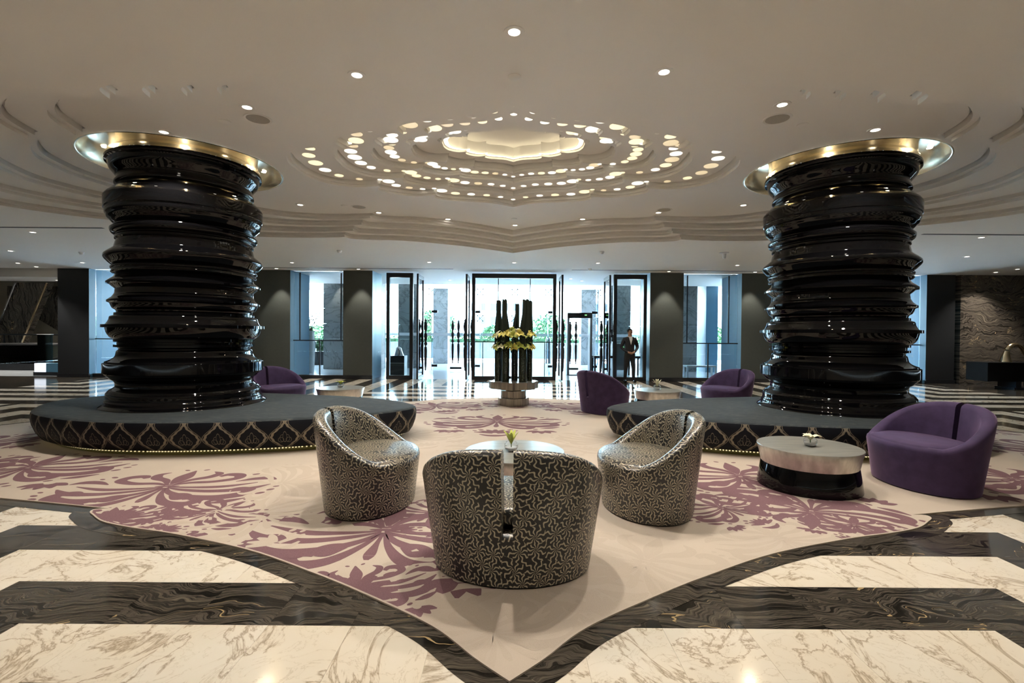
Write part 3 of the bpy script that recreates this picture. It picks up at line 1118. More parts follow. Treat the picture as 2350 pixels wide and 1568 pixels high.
# ================================================================== COLUMNS
PROF = [(1.062, .452), (1.055, .462), (1.02, .485), (1.006, .497), (.997, .54), (.985, .555), (.978, .581), (.978, .642), (.965, .66), (.950, .682), (.93, .70), (.908, .709), (.874, .737), (.874, .786),
        (.893, .824), (.93, .85), (.954, .876), (.985, .905), (.996, .927), (1.014, .934), (1.014, 1.066), (1.005, 1.072), (.986, 1.077), (.984, 1.096), (.970, 1.101), (.93, 1.118), (.893, 1.141), (.872, 1.165), (.864, 1.189), (.858, 1.225), (.85, 1.244), (.83, 1.26), (.83, 1.275),
        (.85, 1.293), (.888, 1.298), (.888, 1.33), (.849, 1.335), (.849, 1.365), (.888, 1.371), (.888, 1.409), (.92, 1.428), (.948, 1.463), (.967, 1.506), (.981, 1.566), (1.025, 1.569), (1.025, 1.611), (.976, 1.616), (.955, 1.645), (.938, 1.682), (.932, 1.715), (.92, 1.731),
        (.885, 1.746), (.882, 1.751), (.882, 1.778), (.849, 1.782), (.855, 1.80), (.863, 1.818), (.896, 1.841), (.914, 1.875), (.929, 1.913), (.961, 1.929), (.961, 1.953), (.929, 1.979), (.905, 2.0), (.891, 2.024), (.876, 2.05), (.872, 2.08), (.867, 2.117), (.909, 2.156), (.933, 2.179), (.970, 2.188), (.970, 2.212),
        (.933, 2.245), (.905, 2.265), (.881, 2.292), (.867, 2.324), (.90, 2.335), (.918, 2.355), (.91, 2.375), (.909, 2.393), (.923, 2.41), (.923, 2.428), (.899, 2.454), (.925, 2.468), (.946, 2.486), (.974, 2.518), (.992, 2.54), (1.002, 2.563), (1.0, 2.59), (.988, 2.607), (.965, 2.63), (.941, 2.649), (.92, 2.668), (.9, 2.68), (.889, 2.692), (.878, 2.73), (.87, 2.762), (.856, 2.806),
        (.875, 2.822), (.875, 2.852), (.861, 2.87), (.861, 2.884), (.908, 2.901), (.927, 2.929), (.931, 2.964), (.908, 2.985), (.9, 3.0), (.875, 3.034), (.91, 3.06), (.936, 3.09), (.96, 3.115), (.973, 3.144), (.984, 3.17), (.986, 3.201), (.986, 3.235), (.995, 3.242), (1.0, 3.252), (1.004, 3.377), (1.0, 3.40), (.981, 3.43), (.97, 3.442), (.939, 3.47), (.92, 3.493), (.869, 3.526), (.85, 3.567),
        (.873, 3.586), (.882, 3.60), (.878, 3.627), (.855, 3.64), (.85, 3.694), (.868, 3.72), (.89, 3.75), (.915, 3.781), (.932, 3.805), (.943, 3.835), (.95, 3.87), (.957, 3.891), (.985, 3.9), (.990, 3.91), (.990, 3.945), (.982, 3.955)]


def smooth_profile(prof, n=4, limit=42):
    runs, cur = [], [prof[0]]
    for i in range(1, len(prof) - 1):
        a, b, c = Vector(prof[i - 1]), Vector(prof[i]), Vector(prof[i + 1])
        cur.append(prof[i])
        if (b - a).angle(c - b) > math.radians(limit):
            runs.append(cur)
            cur = [prof[i]]
    cur.append(prof[-1])
    runs.append(cur)
    out = []
    for r in runs:
        c = cat(r, n) if len(r) > 2 else r
        out += c if not out else c[1:]
    return out


shaft_me = MB().lathe(smooth_profile(PROF), seg=128).mesh('shaft', 'lacquer', sharp=24)
cap_me = MB().lathe([(.982, 3.955), (.975, 3.99), (.955, 4.03), (.93, 4.06), (.93, 4.24)], seg=96, cap0=False, cap1=False).mesh('brass_cap', 'brass', sharp=50)
mb = MB()
v, f = [], []
seg = 96
rp = [(1.30, 3.996), (1.285, 3.992), (1.272, 4.0), (1.25, 4.06), (1.19, 4.14), (1.12, 4.21), (.93, 4.235)]
for r, z in rp:
    for k in range(seg):
        a = 2 * PI * k / seg
        v.append((r * math.cos(a), r * math.sin(a), z))
for i in range(len(rp) - 1):
    for k in range(seg):
        k2 = (k + 1) % seg
        f.append((i * seg + k, i * seg + k2, (i + 1) * seg + k2, (i + 1) * seg + k))
mb.add(v, f)
recess_me = mb.mesh('brass_recess', 'brass', sharp=50)
for sgn, side in ((-1, 'left'), (1, 'right')):
    t = thing('column', 'stout glossy black column of turned rings standing on the %s bench' % side, 'column', (sgn * COL_X, COL_Y, 0), 0, 'turned black columns')
    link('shaft', shaft_me, t)
    link('brass_cap', cap_me, t)
    link('brass_recess', recess_me, t)
    for k in range(10):
        a = 2 * PI * (k + .35) / 10
        MB().lathe([(.035, 4.196), (.035, 4.2)], 1.09 * math.cos(a), 1.09 * math.sin(a), 12).build('recess_lamp', 'lamp_face', t)
        if k % 2 == 0:
            ld = bpy.data.lights.new('lamp', 'POINT')
            ld.energy = 18.0
            ld.color = (1, .86, .62)
            ld.shadow_soft_size = .02
            lo = link('lamp', ld, t, (1.09 * math.cos(a), 1.09 * math.sin(a), 4.16))

# ================================================================== BENCHES
BPTS = [(-7.0, 7.5), (-6.5, 6.62), (-5.83, 6.12), (-4.92, 5.80), (-3.83, 5.79), (-2.6, 6.08), (-1.75, 6.58), (-1.40, 7.22), (-1.85, 7.86), (-2.53, 8.26), (-3.39, 8.53), (-4.6, 8.75), (-5.9, 8.62), (-6.75, 8.2)]


def closed_cat(pts, n):
    out = []
    N = len(pts)
    for i in range(N):
        p0, p1, p2, p3 = pts[i - 1], pts[i], pts[(i + 1) % N], pts[(i + 2) % N]
        for k in range(n):
            t = k / n
            out.append(tuple(0.5 * (2 * p1[d] + (p2[d] - p0[d]) * t + (2 * p0[d] - 5 * p1[d] + 4 * p2[d] - p3[d]) * t * t
                                    + (3 * p1[d] - p0[d] - 3 * p2[d] + p3[d]) * t ** 3) for d in (0, 1)))
    return out


BL = closed_cat(BPTS, 10)
b_prof = [(.20, .075), (.10, .085), (.05, .16), (.015, .26), (0.0, .34), (.002, .40), (.012, .432)]
t_prof = [(.012, .432), (.03, .444), (.07, .450), (.16, .452)]


def bench(sgn, side):
    out = [(p[0] * -sgn, p[1]) for p in BL]
    if sgn > 0:
        out = [(-p[0], p[1]) for p in BL]
        out.reverse()
    else:
        out = list(BL)
    cx = sum(p[0] for p in out) / len(out)
    cy = sum(p[1] for p in out) / len(out)
    t = thing('bench', 'low oval upholstered bench in dark damask around the %s column' % side, 'bench', (cx, cy, .012), 0, 'oval damask benches')
    n = len(out)
    peri = [0.0]
    for i in range(n):
        peri.append(peri[-1] + (Vector(out[(i + 1) % n]) - Vector(out[i])).length)
    N = round(peri[-1] / .375)
    mb = MB()
    rows = [[(p[0] - cx, p[1] - cy, z - .012) for p in offset_poly(out, -d)] for d, z in b_prof]
    zl, zh = b_prof[1][1], b_prof[-1][1]
    for i in range(len(rows) - 1):
        for k in range(n):
            k2 = (k + 1) % n
            uu = [peri[k] / peri[-1] * N, peri[k + 1] / peri[-1] * N]
            v0, v1 = (b_prof[i][1] - zl) / (zh - zl), (b_prof[i + 1][1] - zl) / (zh - zl)
            mb.add([rows[i][k], rows[i][k2], rows[i + 1][k2], rows[i + 1][k]], [(0, 1, 2, 3)], [[(uu[0], v0), (uu[1], v0), (uu[1], v1), (uu[0], v1)]])
    me = mb.mesh('upholstered_side', 'damask_side', sharp=60)
    bm = bmesh.new()
    bm.from_mesh(me)
    bmesh.ops.remove_doubles(bm, verts=bm.verts, dist=1e-5)
    bm.to_mesh(me)
    bm.free()
    link('upholstered_side', me, t)
    mb = MB()
    rows = [[(p[0] - cx, p[1] - cy, z - .012) for p in offset_poly(out, -d)] for d, z in t_prof]
    for i in range(len(rows) - 1):
        mb.add(rows[i] + rows[i + 1], [(k, (k + 1) % n, n + (k + 1) % n, n + k) for k in range(n)])
    mb.add(rows[-1], [tuple(range(n))])
    me = mb.mesh('cushion_top', 'slate_cloth', sharp=60)
    bm = bmesh.new()
    bm.from_mesh(me)
    bmesh.ops.remove_doubles(bm, verts=bm.verts, dist=1e-5)
    bm.to_mesh(me)
    bm.free()
    link('cushion_top', me, t)
    pl = [(p[0] - cx, p[1] - cy) for p in offset_poly(out, -.22)]
    MB().prism(pl, 0, .068).build('plinth', 'led_plinth', t)
    lp = [(p[0] - cx, p[1] - cy) for p in offset_poly(out, -.165)]
    mb = MB()
    m_ = len(lp)
    for k in range(m_):
        a, b = Vector(lp[k]), Vector(lp[(k + 1) % m_])
        c = max(1, int((b - a).length / .035))
        for q in range(c):
            p = a.lerp(b, q / c)
            mb.cbox((p.x, p.y, .053), (.014, .014, .012))
    mb.build('led_strip', 'led_dot', t, smooth=False)['kind'] = 'stuff'


bench(-1, 'left')
bench(1, 'right')

# ================================================================== CARPET
cp = thing('carpet', 'large beige lobed carpet with purple damask motifs under the seating', 'carpet', (0, 0, 0))
mb = sheet(CARPET, [], .010, down=False)
pile = mb.build('pile', 'carpet_pile', cp, smooth=False)
wall_band(CARPET, 0.0005, .010, inward=False).build('carpet_edge', 'carpet_emboss', cp, smooth=False)


def ribbon(pts, widths, n=7):
    ctr = cat([(*p, w) for p, w in zip(pts, widths)], n)
    L, R_ = [], []
    for i, (x, y, w) in enumerate(ctr):
        a = ctr[max(0, i - 1)]
        b = ctr[min(len(ctr) - 1, i + 1)]
        tx, ty = b[0] - a[0], b[1] - a[1]
        l = math.hypot(tx, ty) or 1
        nx, ny = -ty / l, tx / l
        w = max(.002, w * 1.3)
        L.append((x + nx * w, y + ny * w))
        R_.append((x - nx * w, y - ny * w))
    return [[L[i], R_[i], R_[i + 1], L[i + 1]] for i in range(len(ctr) - 1)]


def dot(x, y, rx, ry, a=0):
    return [[(x + rx * math.cos(t) * math.cos(a) - ry * math.sin(t) * math.sin(a), y + rx * math.cos(t) * math.sin(a) + ry * math.sin(t) * math.cos(a)) for t in [2 * PI * k / 12 for k in range(12)]]]


def damask():
    half = []
    half += ribbon([(.02, -.05), (.12, -.20), (.33, -.34), (.60, -.40), (.82, -.32), (.84, -.20), (.74, -.15), (.66, -.19)], [.010, .025, .040, .055, .060, .050, .045, .025])
    half += ribbon([(.02, -.04), (.20, -.13), (.50, -.20), (.80, -.16), (.98, -.02)], [.008, .022, .034, .040, .006])
    half += ribbon([(.02, -.02), (.25, -.06), (.55, -.06), (.86, .06)], [.008, .020, .030, .006])
    half += ribbon([(.01, -.06), (.10, -.30), (.24, -.50), (.42, -.56), (.50, -.47), (.43, -.40), (.35, -.42)], [.008, .022, .040, .050, .045, .035, .018])
    half += ribbon([(.18, -.30), (.28, -.40), (.36, -.36), (.30, -.28), (.20, -.24)], [.006, .028, .034, .026, .006])
    half += ribbon([(.03, .03), (.16, .10), (.38, .12), (.56, .22), (.54, .34), (.42, .37), (.36, .30)], [.010, .025, .032, .040, .045, .040, .020])
    half += ribbon([(.03, .05), (.12, .20), (.26, .30), (.30, .42), (.22, .50)], [.010, .030, .040, .034, .006])
    half += ribbon([(.60, .10), (.74, .18), (.88, .20), (.98, .14)], [.006, .035, .040, .008])
    half += ribbon([(.62, -.56), (.76, -.52), (.90, -.44)], [.006, .035, .008])
    for a in range(5):
        an = math.radians(-150 + 30 * a)
        half += ribbon([(.62 + .05 * math.cos(an), -.70 + .05 * math.sin(an)), (.62 + .15 * math.cos(an), -.70 + .13 * math.sin(an)), (.62 + .24 * math.cos(an), -.70 + .22 * math.sin(an))], [.018, .038, .008], 5)
    for (x, y, r) in [(.98, -.30, .035), (1.04, -.20, .030), (1.06, -.10, .024), (.55, -.62, .030), (.20, -.66, .035), (.28, -.74, .028), (.70, .36, .03), (.78, .30, .024), (.10, .58, .025)]:
        half += dot(x, y, r * 1.3, r * .8, .5)
    allp = half + [[(-x, y) for x, y in reversed(p)] for p in half]
    allp += ribbon([(0, -.05), (0, -.22), (0, -.40), (0, -.48)], [.010, .014, .030, .012])
    allp += dot(0, 0, .12, .022) + dot(0, .045, .08, .018)
    allp += ribbon([(0, .07), (0, .20), (0, .34), (0, .56)], [.012, .050, .060, .006])
    for a in range(7):
        an = math.radians(20 + 140 / 6 * a)
        allp += ribbon([(.03 * math.cos(an), -.92 + .03 * math.sin(an)), (.17 * math.cos(an), -.92 + .17 * math.sin(an)), (.30 * math.cos(an), -.92 + .26 * math.sin(an))], [.022, .032, .012], 5)
    allp += ribbon([(-.2, -.98), (-.1, -1.05), (0, -1.07), (.1, -1.05), (.2, -.98)], [.01, .03, .04, .03, .01])
    return allp


DAM = damask()


def clip_poly(poly):
    ins = [inside(p, CARPET_IN) for p in poly]
    if all(ins):
        return poly
    if not any(ins):
        return None
    c = (sum(p[0] for p in poly) / len(poly), sum(p[1] for p in poly) / len(poly))
    best, seg_ = 1e9, None
    n = len(CARPET_IN)
    for i in range(n):
        a, b = CARPET_IN[i], CARPET_IN[(i + 1) % n]
        ex_, ey = b[0] - a[0], b[1] - a[1]
        l2 = ex_ * ex_ + ey * ey
        if l2 < 1e-9:
            continue
        t = max(0, min(1, ((c[0] - a[0]) * ex_ + (c[1] - a[1]) * ey) / l2))
        dd = (a[0] + t * ex_ - c[0]) ** 2 + (a[1] + t * ey - c[1]) ** 2
        if dd < best:
            best, seg_ = dd, (a, b)
    (ax_, ay), (bx, by) = seg_
    sd = lambda p: (bx - ax_) * (p[1] - ay) - (by - ay) * (p[0] - ax_)
    out = []
    for i, p in enumerate(poly):
        q = poly[(i + 1) % len(poly)]
        s0, s1 = sd(p), sd(q)
        if s0 >= 0:
            out.append(p)
        if s0 * s1 < 0:
            t = s0 / (s0 - s1)
            out.append((p[0] + (q[0] - p[0]) * t, p[1] + (q[1] - p[1]) * t))
    return out if len(out) > 2 else None


CARPET_IN = offset_poly(CARPET, -.012)


MZ = 0.0


def motif(x, y, rot, s, mat, z=.0106):
    ca, sa = math.cos(rot) * s, math.sin(rot) * s
    polys = [[(x + px_ * ca - py_ * sa, y + px_ * sa + py_ * ca) for px_, py_ in p] for p in DAM]
    rad = 1.25 * abs(s)
    near_edge = min(math.hypot(p[0] - x, p[1] - y) for p in CARPET) < rad + .1 or not inside((x, y), CARPET)
    mb = MB()
    global MZ
    MZ += .0001
    z += MZ % .0006
    for ip, p in enumerate(polys):
        q = clip_poly(p) if near_edge else p
        if q:
            ar = sum(q[i][0] * q[(i + 1) % len(q)][1] - q[(i + 1) % len(q)][0] * q[i][1] for i in range(len(q)))
            if ar < 0:
                q = list(reversed(q))
            mb.add([(a, b, z + (ip % 97) * .000007) for a, b in q], [tuple(range(len(q)))])
    if mb.f:
        mb.build('purple_motif' if mat == 'carpet_purple' else 'raised_motif', mat, cp, smooth=False)['kind'] = 'stuff'


for (qx, qy, rot, s) in [(885, 1216, 0, 1.05), (384, 1116, .12, .98), (1697, 1092, -.15, .98), (1862, 1175, 2.6, .8), (70, 1072, .2, 1.0), (2330, 1100, -.25, 1.0),
                         (820, 1345, .35, .48), (250, 1188, .5, .48), (500, 1172, -.4, .5), (1655, 1165, .5, .46), (1960, 1205, -.6, .42), (1000, 1175, -.5, .5)]:
    x, y = at(qx, qy, .012)
    motif(x, y, rot, s, 'carpet_purple')
for (x, y, rot, s) in [(-.25, 8.5, 0, 1.15), (-1.6, 10.3, .4, 1.0), (1.7, 10.3, -.4, 1.0), (.1, 10.9, 0, .8), (-6.4, 5.3, .5, .9), (-7.3, 6.4, .9, .9), (7.4, 6.6, -.9, 1.0), (7.4, 8.2, 2.5, .8), (6.0, 4.9, -.4, .8), (-7.2, 8.0, 2.4, .8)]:
    motif(x, y, rot, s, 'carpet_purple')
for (qx, qy, rot, s) in [(600, 1180, .6, .75), (1180, 1330, 3.1, .8), (1480, 1290, -.5, .8), (1790, 1235, .3, .6), (640, 1110, 2.0, .7), (1010, 1100, .9, .75), (1130, 1450, .4, .5)]:
    x, y = at(qx, qy, .012)
    motif(x, y, rot, s, 'carpet_emboss', .0104)
for (x, y, rot, s) in [(0, 6.4, 0, .9), (-1.5, 7.2, .5, .8), (1.4, 7.0, -.5, .8), (0, 5.6, 3.14, .7)]:
    motif(x, y, rot, s, 'carpet_emboss', .0104)

# ================================================================== TUB CHAIRS
CA, CB, CH, CSEAT = .63, .47, .83, .45
SLIT = .058


def chair_scale(z):
    return .80 + .20 * z / CH


def chair_h(phi):
    yn = -math.cos(phi)
    t = max(0, min(1, (yn + 1) / 1.52))
    s_ = t * .55 + .45 * t * t * (3 - 2 * t)
    return CH - (CH - CSEAT) * s_


def chair_section(phi, htop=None):
    h = htop if htop is not None else chair_h(phi)
    d = (math.sin(phi), -math.cos(phi))
    th = .115
    pts = []

    def P(z, inset):
        s_ = chair_scale(z)
        a, b = CA * s_ - inset, CB * s_ - inset
        return (d[0] * a, d[1] * b, z)

    rr = .05
    pts.append(P(.0, .02))
    pts.append(P(.012, 0.0))
    for q in (.12, .3, .5, .7, .88):
        pts.append(P(.012 + (h - rr - .012) * q, 0))
    for k in range(7):
        a = PI * k / 6
        ins = th / 2 - th / 2 * math.cos(a)
        pts.append(P(h - rr + rr * math.sin(a), ins))
    zi = h - rr
    zb_ = .36
    for q in (.35, .7, 1.0):
        z = zi + (zb_ - zi) * q if zi > zb_ else zi - .005 * q
        pts.append(P(z, th))
    return pts


def make_chair_meshes(mat):
    phis = [SLIT + (2 * PI - 2 * SLIT) * k / 72 for k in range(73)]
    secs = [chair_section(p) for p in phis]
    m_ = len(secs[0])
    mb = MB()
    vlen = []
    for s_ in secs:
        l = [0.0]
        for i in range(1, m_):
            l.append(l[-1] + (Vector(s_[i]) - Vector(s_[i - 1])).length)
        vlen.append(l)
    ulen = [0.0]
    for k in range(1, len(phis)):
        ulen.append(ulen[-1] + (Vector(secs[k][6]) - Vector(secs[k - 1][6])).length)
    vv, ff, uu = [], [], []
    for s_ in secs:
        vv += s_
    for k in range(len(phis) - 1):
        for i in range(m_ - 1):
            ff.append((k * m_ + i, (k + 1) * m_ + i, (k + 1) * m_ + i + 1, k * m_ + i + 1))
            uu.append([(ulen[k], vlen[k][i]), (ulen[k + 1], vlen[k + 1][i]), (ulen[k + 1], vlen[k + 1][i + 1]), (ulen[k], vlen[k][i + 1])])
    for k, rev in ((0, False), (len(phis) - 1, True)):
        fc = list(range(k * m_, (k + 1) * m_))
        if rev:
            fc.reverse()
        ff.append(tuple(fc))
        uu.append([(vv[i][1] * 1.0 + vv[i][0], vv[i][2]) for i in fc])
    mb.add(vv, ff, uu)
    shell = mb.mesh('shell', mat, sharp=50)
    # low piece that closes the slit at the foot of the back
    mb = MB()
    ph2 = [-SLIT + 2 * SLIT * k / 4 for k in range(5)]
    vv, ff, uu = [], [], []
    zt = .33
    ring = []
    for p in ph2:
        d = (math.sin(p), -math.cos(p))
        so, st = chair_scale(.012), chair_scale(zt)
        vv += [(d[0] * (CA * so), d[1] * (CB * so), .012), (d[0] * CA * st, d[1] * CB * st, zt - .02), (d[0] * (CA * st - .02), d[1] * (CB * st - .02), zt), (d[0] * (CA * st - .115), d[1] * (CB * st - .115), zt)]
    for k in range(4):
        for i in range(3):
            ids = (k * 4 + i, (k + 1) * 4 + i, (k + 1) * 4 + i + 1, k * 4 + i + 1)
            ff.append(ids)
            uu.append([(5 + vv[q][0], vv[q][2] + (vv[q][1] if i == 2 else 0)) for q in ids])
    mb.add(vv, ff, uu)
    foot = mb.mesh('back_base', mat, sharp=50)
    # seat
    mb = MB()
    prof = [(-.105, .36), (-.085, .425), (-.095, .447), (-.13, .46), (-.25, .468), (-.40, .471)]
    rows = []
    for ins, z in prof:
        row = []
        for k in range(48):
            a = 2 * PI * k / 48
            fx, fy = math.sin(a), -math.cos(a)
            s_ = chair_scale(CSEAT)
            e = ins + (.06 if fy > .55 else 0) * min(1, (fy - .55) / .2 if fy > .55 else 0)
            row.append((fx * max(.02, CA * s_ + e), fy * max(.02, CB * s_ + e), z))
        rows.append(row)
    vv = [p for r in rows for p in r]
    ff = [(i * 48 + k, i * 48 + (k + 1) % 48, (i + 1) * 48 + (k + 1) % 48, (i + 1) * 48 + k) for i in range(len(rows) - 1) for k in range(48)]
    ff.append(tuple(range((len(rows) - 1) * 48, len(rows) * 48)))
    uu = [[(vv[q][0] + 3, vv[q][1] + vv[q][2]) for q in fc] for fc in ff]
    mb.add(vv, ff, uu)
    seat = mb.mesh('seat', mat, sharp=50)
    base = MB().lathe([(1.0, 0), (1.0, .014)], seg=48, sx=CA * .77, sy=CB * .77).mesh('foot_plate', 'rubber_black')
    return shell, foot, seat, base


chair_me = {k: make_chair_meshes(k) for k in ('star_pattern', 'purple_velvet')}


def chair(x, y, facing_deg, mat, label, group):
    # facing measured from +Y (away from the viewer), positive towards +X
    t = thing('tub_chair', label, 'armchair', (x, y, .012), -math.radians(facing_deg), group)
    for nm, me in zip(('shell', 'back_base', 'seat', 'foot_plate'), chair_me[mat]):
        link(nm, me, t)
    return t


gp = 'patterned tub chairs'
chair(.01, 3.23, 4, 'star_pattern', 'black and gold patterned tub chair seen from behind, nearest the viewer', gp)
chair(-1.25, 4.38, 90, 'star_pattern', 'black and gold patterned tub chair facing right, left of the central table', gp)
chair(1.19, 4.32, -90, 'star_pattern', 'black and gold patterned tub chair facing left, right of the central table', gp)
gq = 'purple velvet tub chairs'
chair(4.22, 5.02, -90, 'purple_velvet', 'large purple velvet tub chair beside the silver and black round table', gq)
chair(1.80, 9.6, 58, 'purple_velvet', 'purple velvet tub chair turned away, beside the flower pedestal', gq)
chair(4.38, 10.05, -108, 'purple_velvet', 'purple velvet tub chair behind the right bench, facing left', gq)
chair(-4.62, 9.75, 114, 'purple_velvet', 'purple velvet tub chair half hidden by the left column', gq)

# ================================================================== ROUND TABLES
tb_base = MB().lathe([(.462, .0), (.464, .01), (.450, .11), (.430, .228), (.427, .233)], seg=64).mesh('base', 'lacquer')
tb_drum = MB().lathe([(.428, .231), (.430, .235), (.450, .33), (.470, .396), (.468, .401)], seg=64, cap1=False).mesh('drum', 'silver_leaf')
tb_top = MB().lathe([(.468, .400), (.466, .404)], seg=64, cap0=False).mesh('table_top', 'silver_leaf_top')


def lily(petals, length, curl, lift, width):
    mb = MB()
    for k in range(petals):
        a = 2 * PI * k / petals + (.3 if k % 2 else 0)
        le = length * (1 if k % 2 else .9)
        rows = []
        for i in range(6):
            t = i / 5
            r = le * (t * .95)
            z = lift * math.sin(t * PI * .62) - curl * t * t
            w = width * math.sin(PI * min(1, .12 + .88 * t)) * (1 if t < 1 else 0) + .001
            for sd in (-1, 0, 1):
                rows.append((r * math.cos(a) - sd * w * math.sin(a), r * math.sin(a) + sd * w * math.cos(a), z + (0 if sd else -.004 * math.sin(PI * t))))
        f = []
        for i in range(5):
            for j in range(2):
                f.append((i * 3 + j, (i + 1) * 3 + j, (i + 1) * 3 + j + 1, i * 3 + j + 1))
        mb.add(rows, f)
    for k in range(5):
        a = 2 * PI * k / 5
        mb.tube([(0, 0, 0), (.02 * math.cos(a), .02 * math.sin(a), lift * .9)], .0025, 5)
    return mb


bowl_me = MB().lathe([(.03, .002), (.05, .012), (.062, .04), (.060, .065), (.045, .085), (.042, .088)], seg=32, cap1=False).mesh('glass_bowl', 'glass_bowl')
water_me = MB().lathe([(.028, .006), (.046, .014), (.056, .035), (.056, .036)], seg=32).mesh('stones', 'white_paint')


def round_table(x, y, label, petal, bloom, flower_label, off=(0, 0), fsc=1.0):
    t = thing('round_table', label, 'table', (x, y, .012), 0, 'round drum tables')
    link('base', tb_base, t)
    link('drum', tb_drum, t)
    link('table_top', tb_top, t)
    b = thing('flower_bowl', flower_label, 'flower bowl', (x + off[0], y + off[1], .416), 0, 'flower bowls on the tables')
    b.scale = (fsc, fsc, fsc)
    link('glass_bowl', bowl_me, b)
    link('stones', water_me, b)
    st = MB().tube([(0, 0, .03), (0, 0, .07)], .004, 6).build('stem', 'leaf', b)
    link('bloom', bloom.mesh('bloom', petal), b, (0, 0, .065))


up_bloom = lily(8, .085, -.045, .075, .016)
open_bloom = lily(6, .105, .01, .055, .026)
round_table(.03, 4.62, 'silver round drum table between the three patterned chairs', 'petal_green', up_bloom, 'glass bowl with a pointed green bloom on the central table', (-.03, -.03), 1.05)
round_table(2.99, 4.93, 'round drum table with silver top and black base by the purple chair', 'petal_white', open_bloom, 'glass bowl with a white orchid on the silver and black table', (0, -.03))
round_table(-3.47, 9.95, 'round drum table behind the left bench', 'petal_green', open_bloom, 'glass bowl of small yellow flowers on the table behind the left bench', (0, 0), 1.15)
round_table(2.95, 9.95, 'round drum table behind the right bench', 'petal_white', up_bloom, 'glass bowl with a pale lily on the table behind the right bench', (0, 0), 1.2)

# ================================================================== FLOWER PEDESTAL
PX, PY = .04, 10.55


def notched(r, n=12):
    # stepped polygon plan made of flat and projecting faces
    pts = []
    for k in range(n):
        a0 = 2 * PI * k / n
        rr = r if k % 2 == 0 else r * .93
        for q in (.08, .92):
            a = a0 + 2 * PI / n * q
            pts.append((rr * math.cos(a), rr * math.sin(a)))
    return pts


t = thing('pedestal', 'stepped many-sided metal pedestal carrying the tall flower arrangement', 'pedestal', (PX, PY, .012))
for nm, r, z0, z1 in [('plinth', .33, 0, .155), ('middle_tier', .27, .155, .31), ('neck', .17, .31, .36), ('table_plate', .53, .36, .51)]:
    MB().prism(notched(r), z0, z1).build(nm, 'brushed_metal', t, smooth=False)
t = thing('flower_arrangement', 'tall arrangement of dark reed bundles and yellow lilies on the metal pedestal', 'flowers', (PX, PY, .522))
reeds = [(-.33, -.02, .078, 1.70, -.33, .034), (-.17, -.20, .08, 1.71, -.20, .034), (.02, .16, .07, 1.64, .07, .030), (.19, -.22, .085, 1.71, .25, .052), (.34, 0.02, .06, 1.70, .34, .034)]
for (x, y, r, h, xt, rt) in reeds:
    MB().lathe([(r, 0), (r, .72), (r * .97, .74)], x, y, 24).build('vase', 'vase_dark', t)
    mb = MB()
    k_n = 11
    for k in range(k_n):
        a = 2 * PI * k / k_n
        mb.tube([(x + r * .8 * math.cos(a), y + r * .8 * math.sin(a), .74), (x + (xt - x) * .4 + r * .78 * math.cos(a), y + r * .78 * math.sin(a), 1.15),
                 (xt + rt * math.cos(a), y + rt * math.sin(a), 1.45), (xt + rt * math.cos(a), y + rt * math.sin(a), h + .03 * math.sin(k * 2.3))], [r * .32, r * .36, rt * .55 + .004, rt * .5 + .004], 6)
    mb.tube([(x, y, .74), (xt, y, 1.4), (xt, y, h - .02)], [r * .8, rt, rt * .9], 8)
    mb.build('reed_bundle', 'reed', t)
lily_big = lily(6, .135, .05, .075, .034)
lily_me = {m_: lily_big.mesh('lily', m_) for m_ in ('petal_yellow', 'petal_white', 'petal_green')}
rng = random.Random(5)
for ringz, rr, n in ((.98, .40, 19), (.73, .40, 19), (1.04, .24, 9)):
    for k in range(n):
        a = 2 * PI * (k + rng.random() * .5) / n
        o = link('lily', lily_me[rng.choice(['petal_yellow', 'petal_white', 'petal_yellow', 'petal_green'])], t, (rr * math.cos(a) * .98, rr * math.sin(a) * .8, ringz + rng.uniform(-.03, .03)))
        o.rotation_mode = 'QUATERNION'
        o.rotation_quaternion = Vector((math.cos(a), math.sin(a), .8 + rng.uniform(-.3, .5))).to_track_quat('Z', 'Y')
mb = MB()
for k in range(420):
    a, q = rng.uniform(0, 2 * PI), math.sqrt(rng.random()) * .42
    z = rng.uniform(.66, 1.0)
    c = Vector((q * math.cos(a), q * math.sin(a) * .8, z))
    d = Vector((math.cos(a) + rng.uniform(-.6, .6), math.sin(a) + rng.uniform(-.6, .6), rng.uniform(-.8, .6))).normalized()
    sd = d.cross(Vector((0, 0, 1))).normalized() * .018
    le = rng.uniform(.08, .14)
    mb.add([c, c + d * le * .5 + sd, c + d * le, c + d * le * .5 - sd], [(0, 1, 2, 3)])
o = mb.build('foliage', 'leaf', t, smooth=False)
o['kind'] = 'stuff'

# ================================================================== PERSON
def skin_body(name, verts, edges, radii, root, parent, mats, assign):
    me = bpy.data.meshes.new(name)
    me.from_pydata(verts, edges, [])
    o = bpy.data.objects.new(name, me)
    C.objects.link(o)
    o.modifiers.new('skin', 'SKIN')
    lay = me.skin_vertices[0].data
    for i, r in enumerate(radii):
        lay[i].radius = r if isinstance(r, tuple) else (r, r)
        lay[i].use_root = (i == root)
    sb = o.modifiers.new('sub', 'SUBSURF')
    sb.levels = sb.render_levels = 2
    dg = bpy.context.evaluated_depsgraph_get()
    dg.update()
    nm = bpy.data.meshes.new_from_object(o.evaluated_get(dg))
    bpy.data.objects.remove(o)
    nm.materials.clear()
    for m_ in mats:
        nm.materials.append(MAT[m_])
    for p in nm.polygons:
        p.material_index = assign(p.center)
        p.use_smooth = True
    return link(name, nm, parent)


V, E_, R_ = [], [], []


def J(p, r, frm=None):
    V.append(p)
    R_.append(r)
    if frm is not None:
        E_.append((frm, len(V) - 1))
    return len(V) - 1


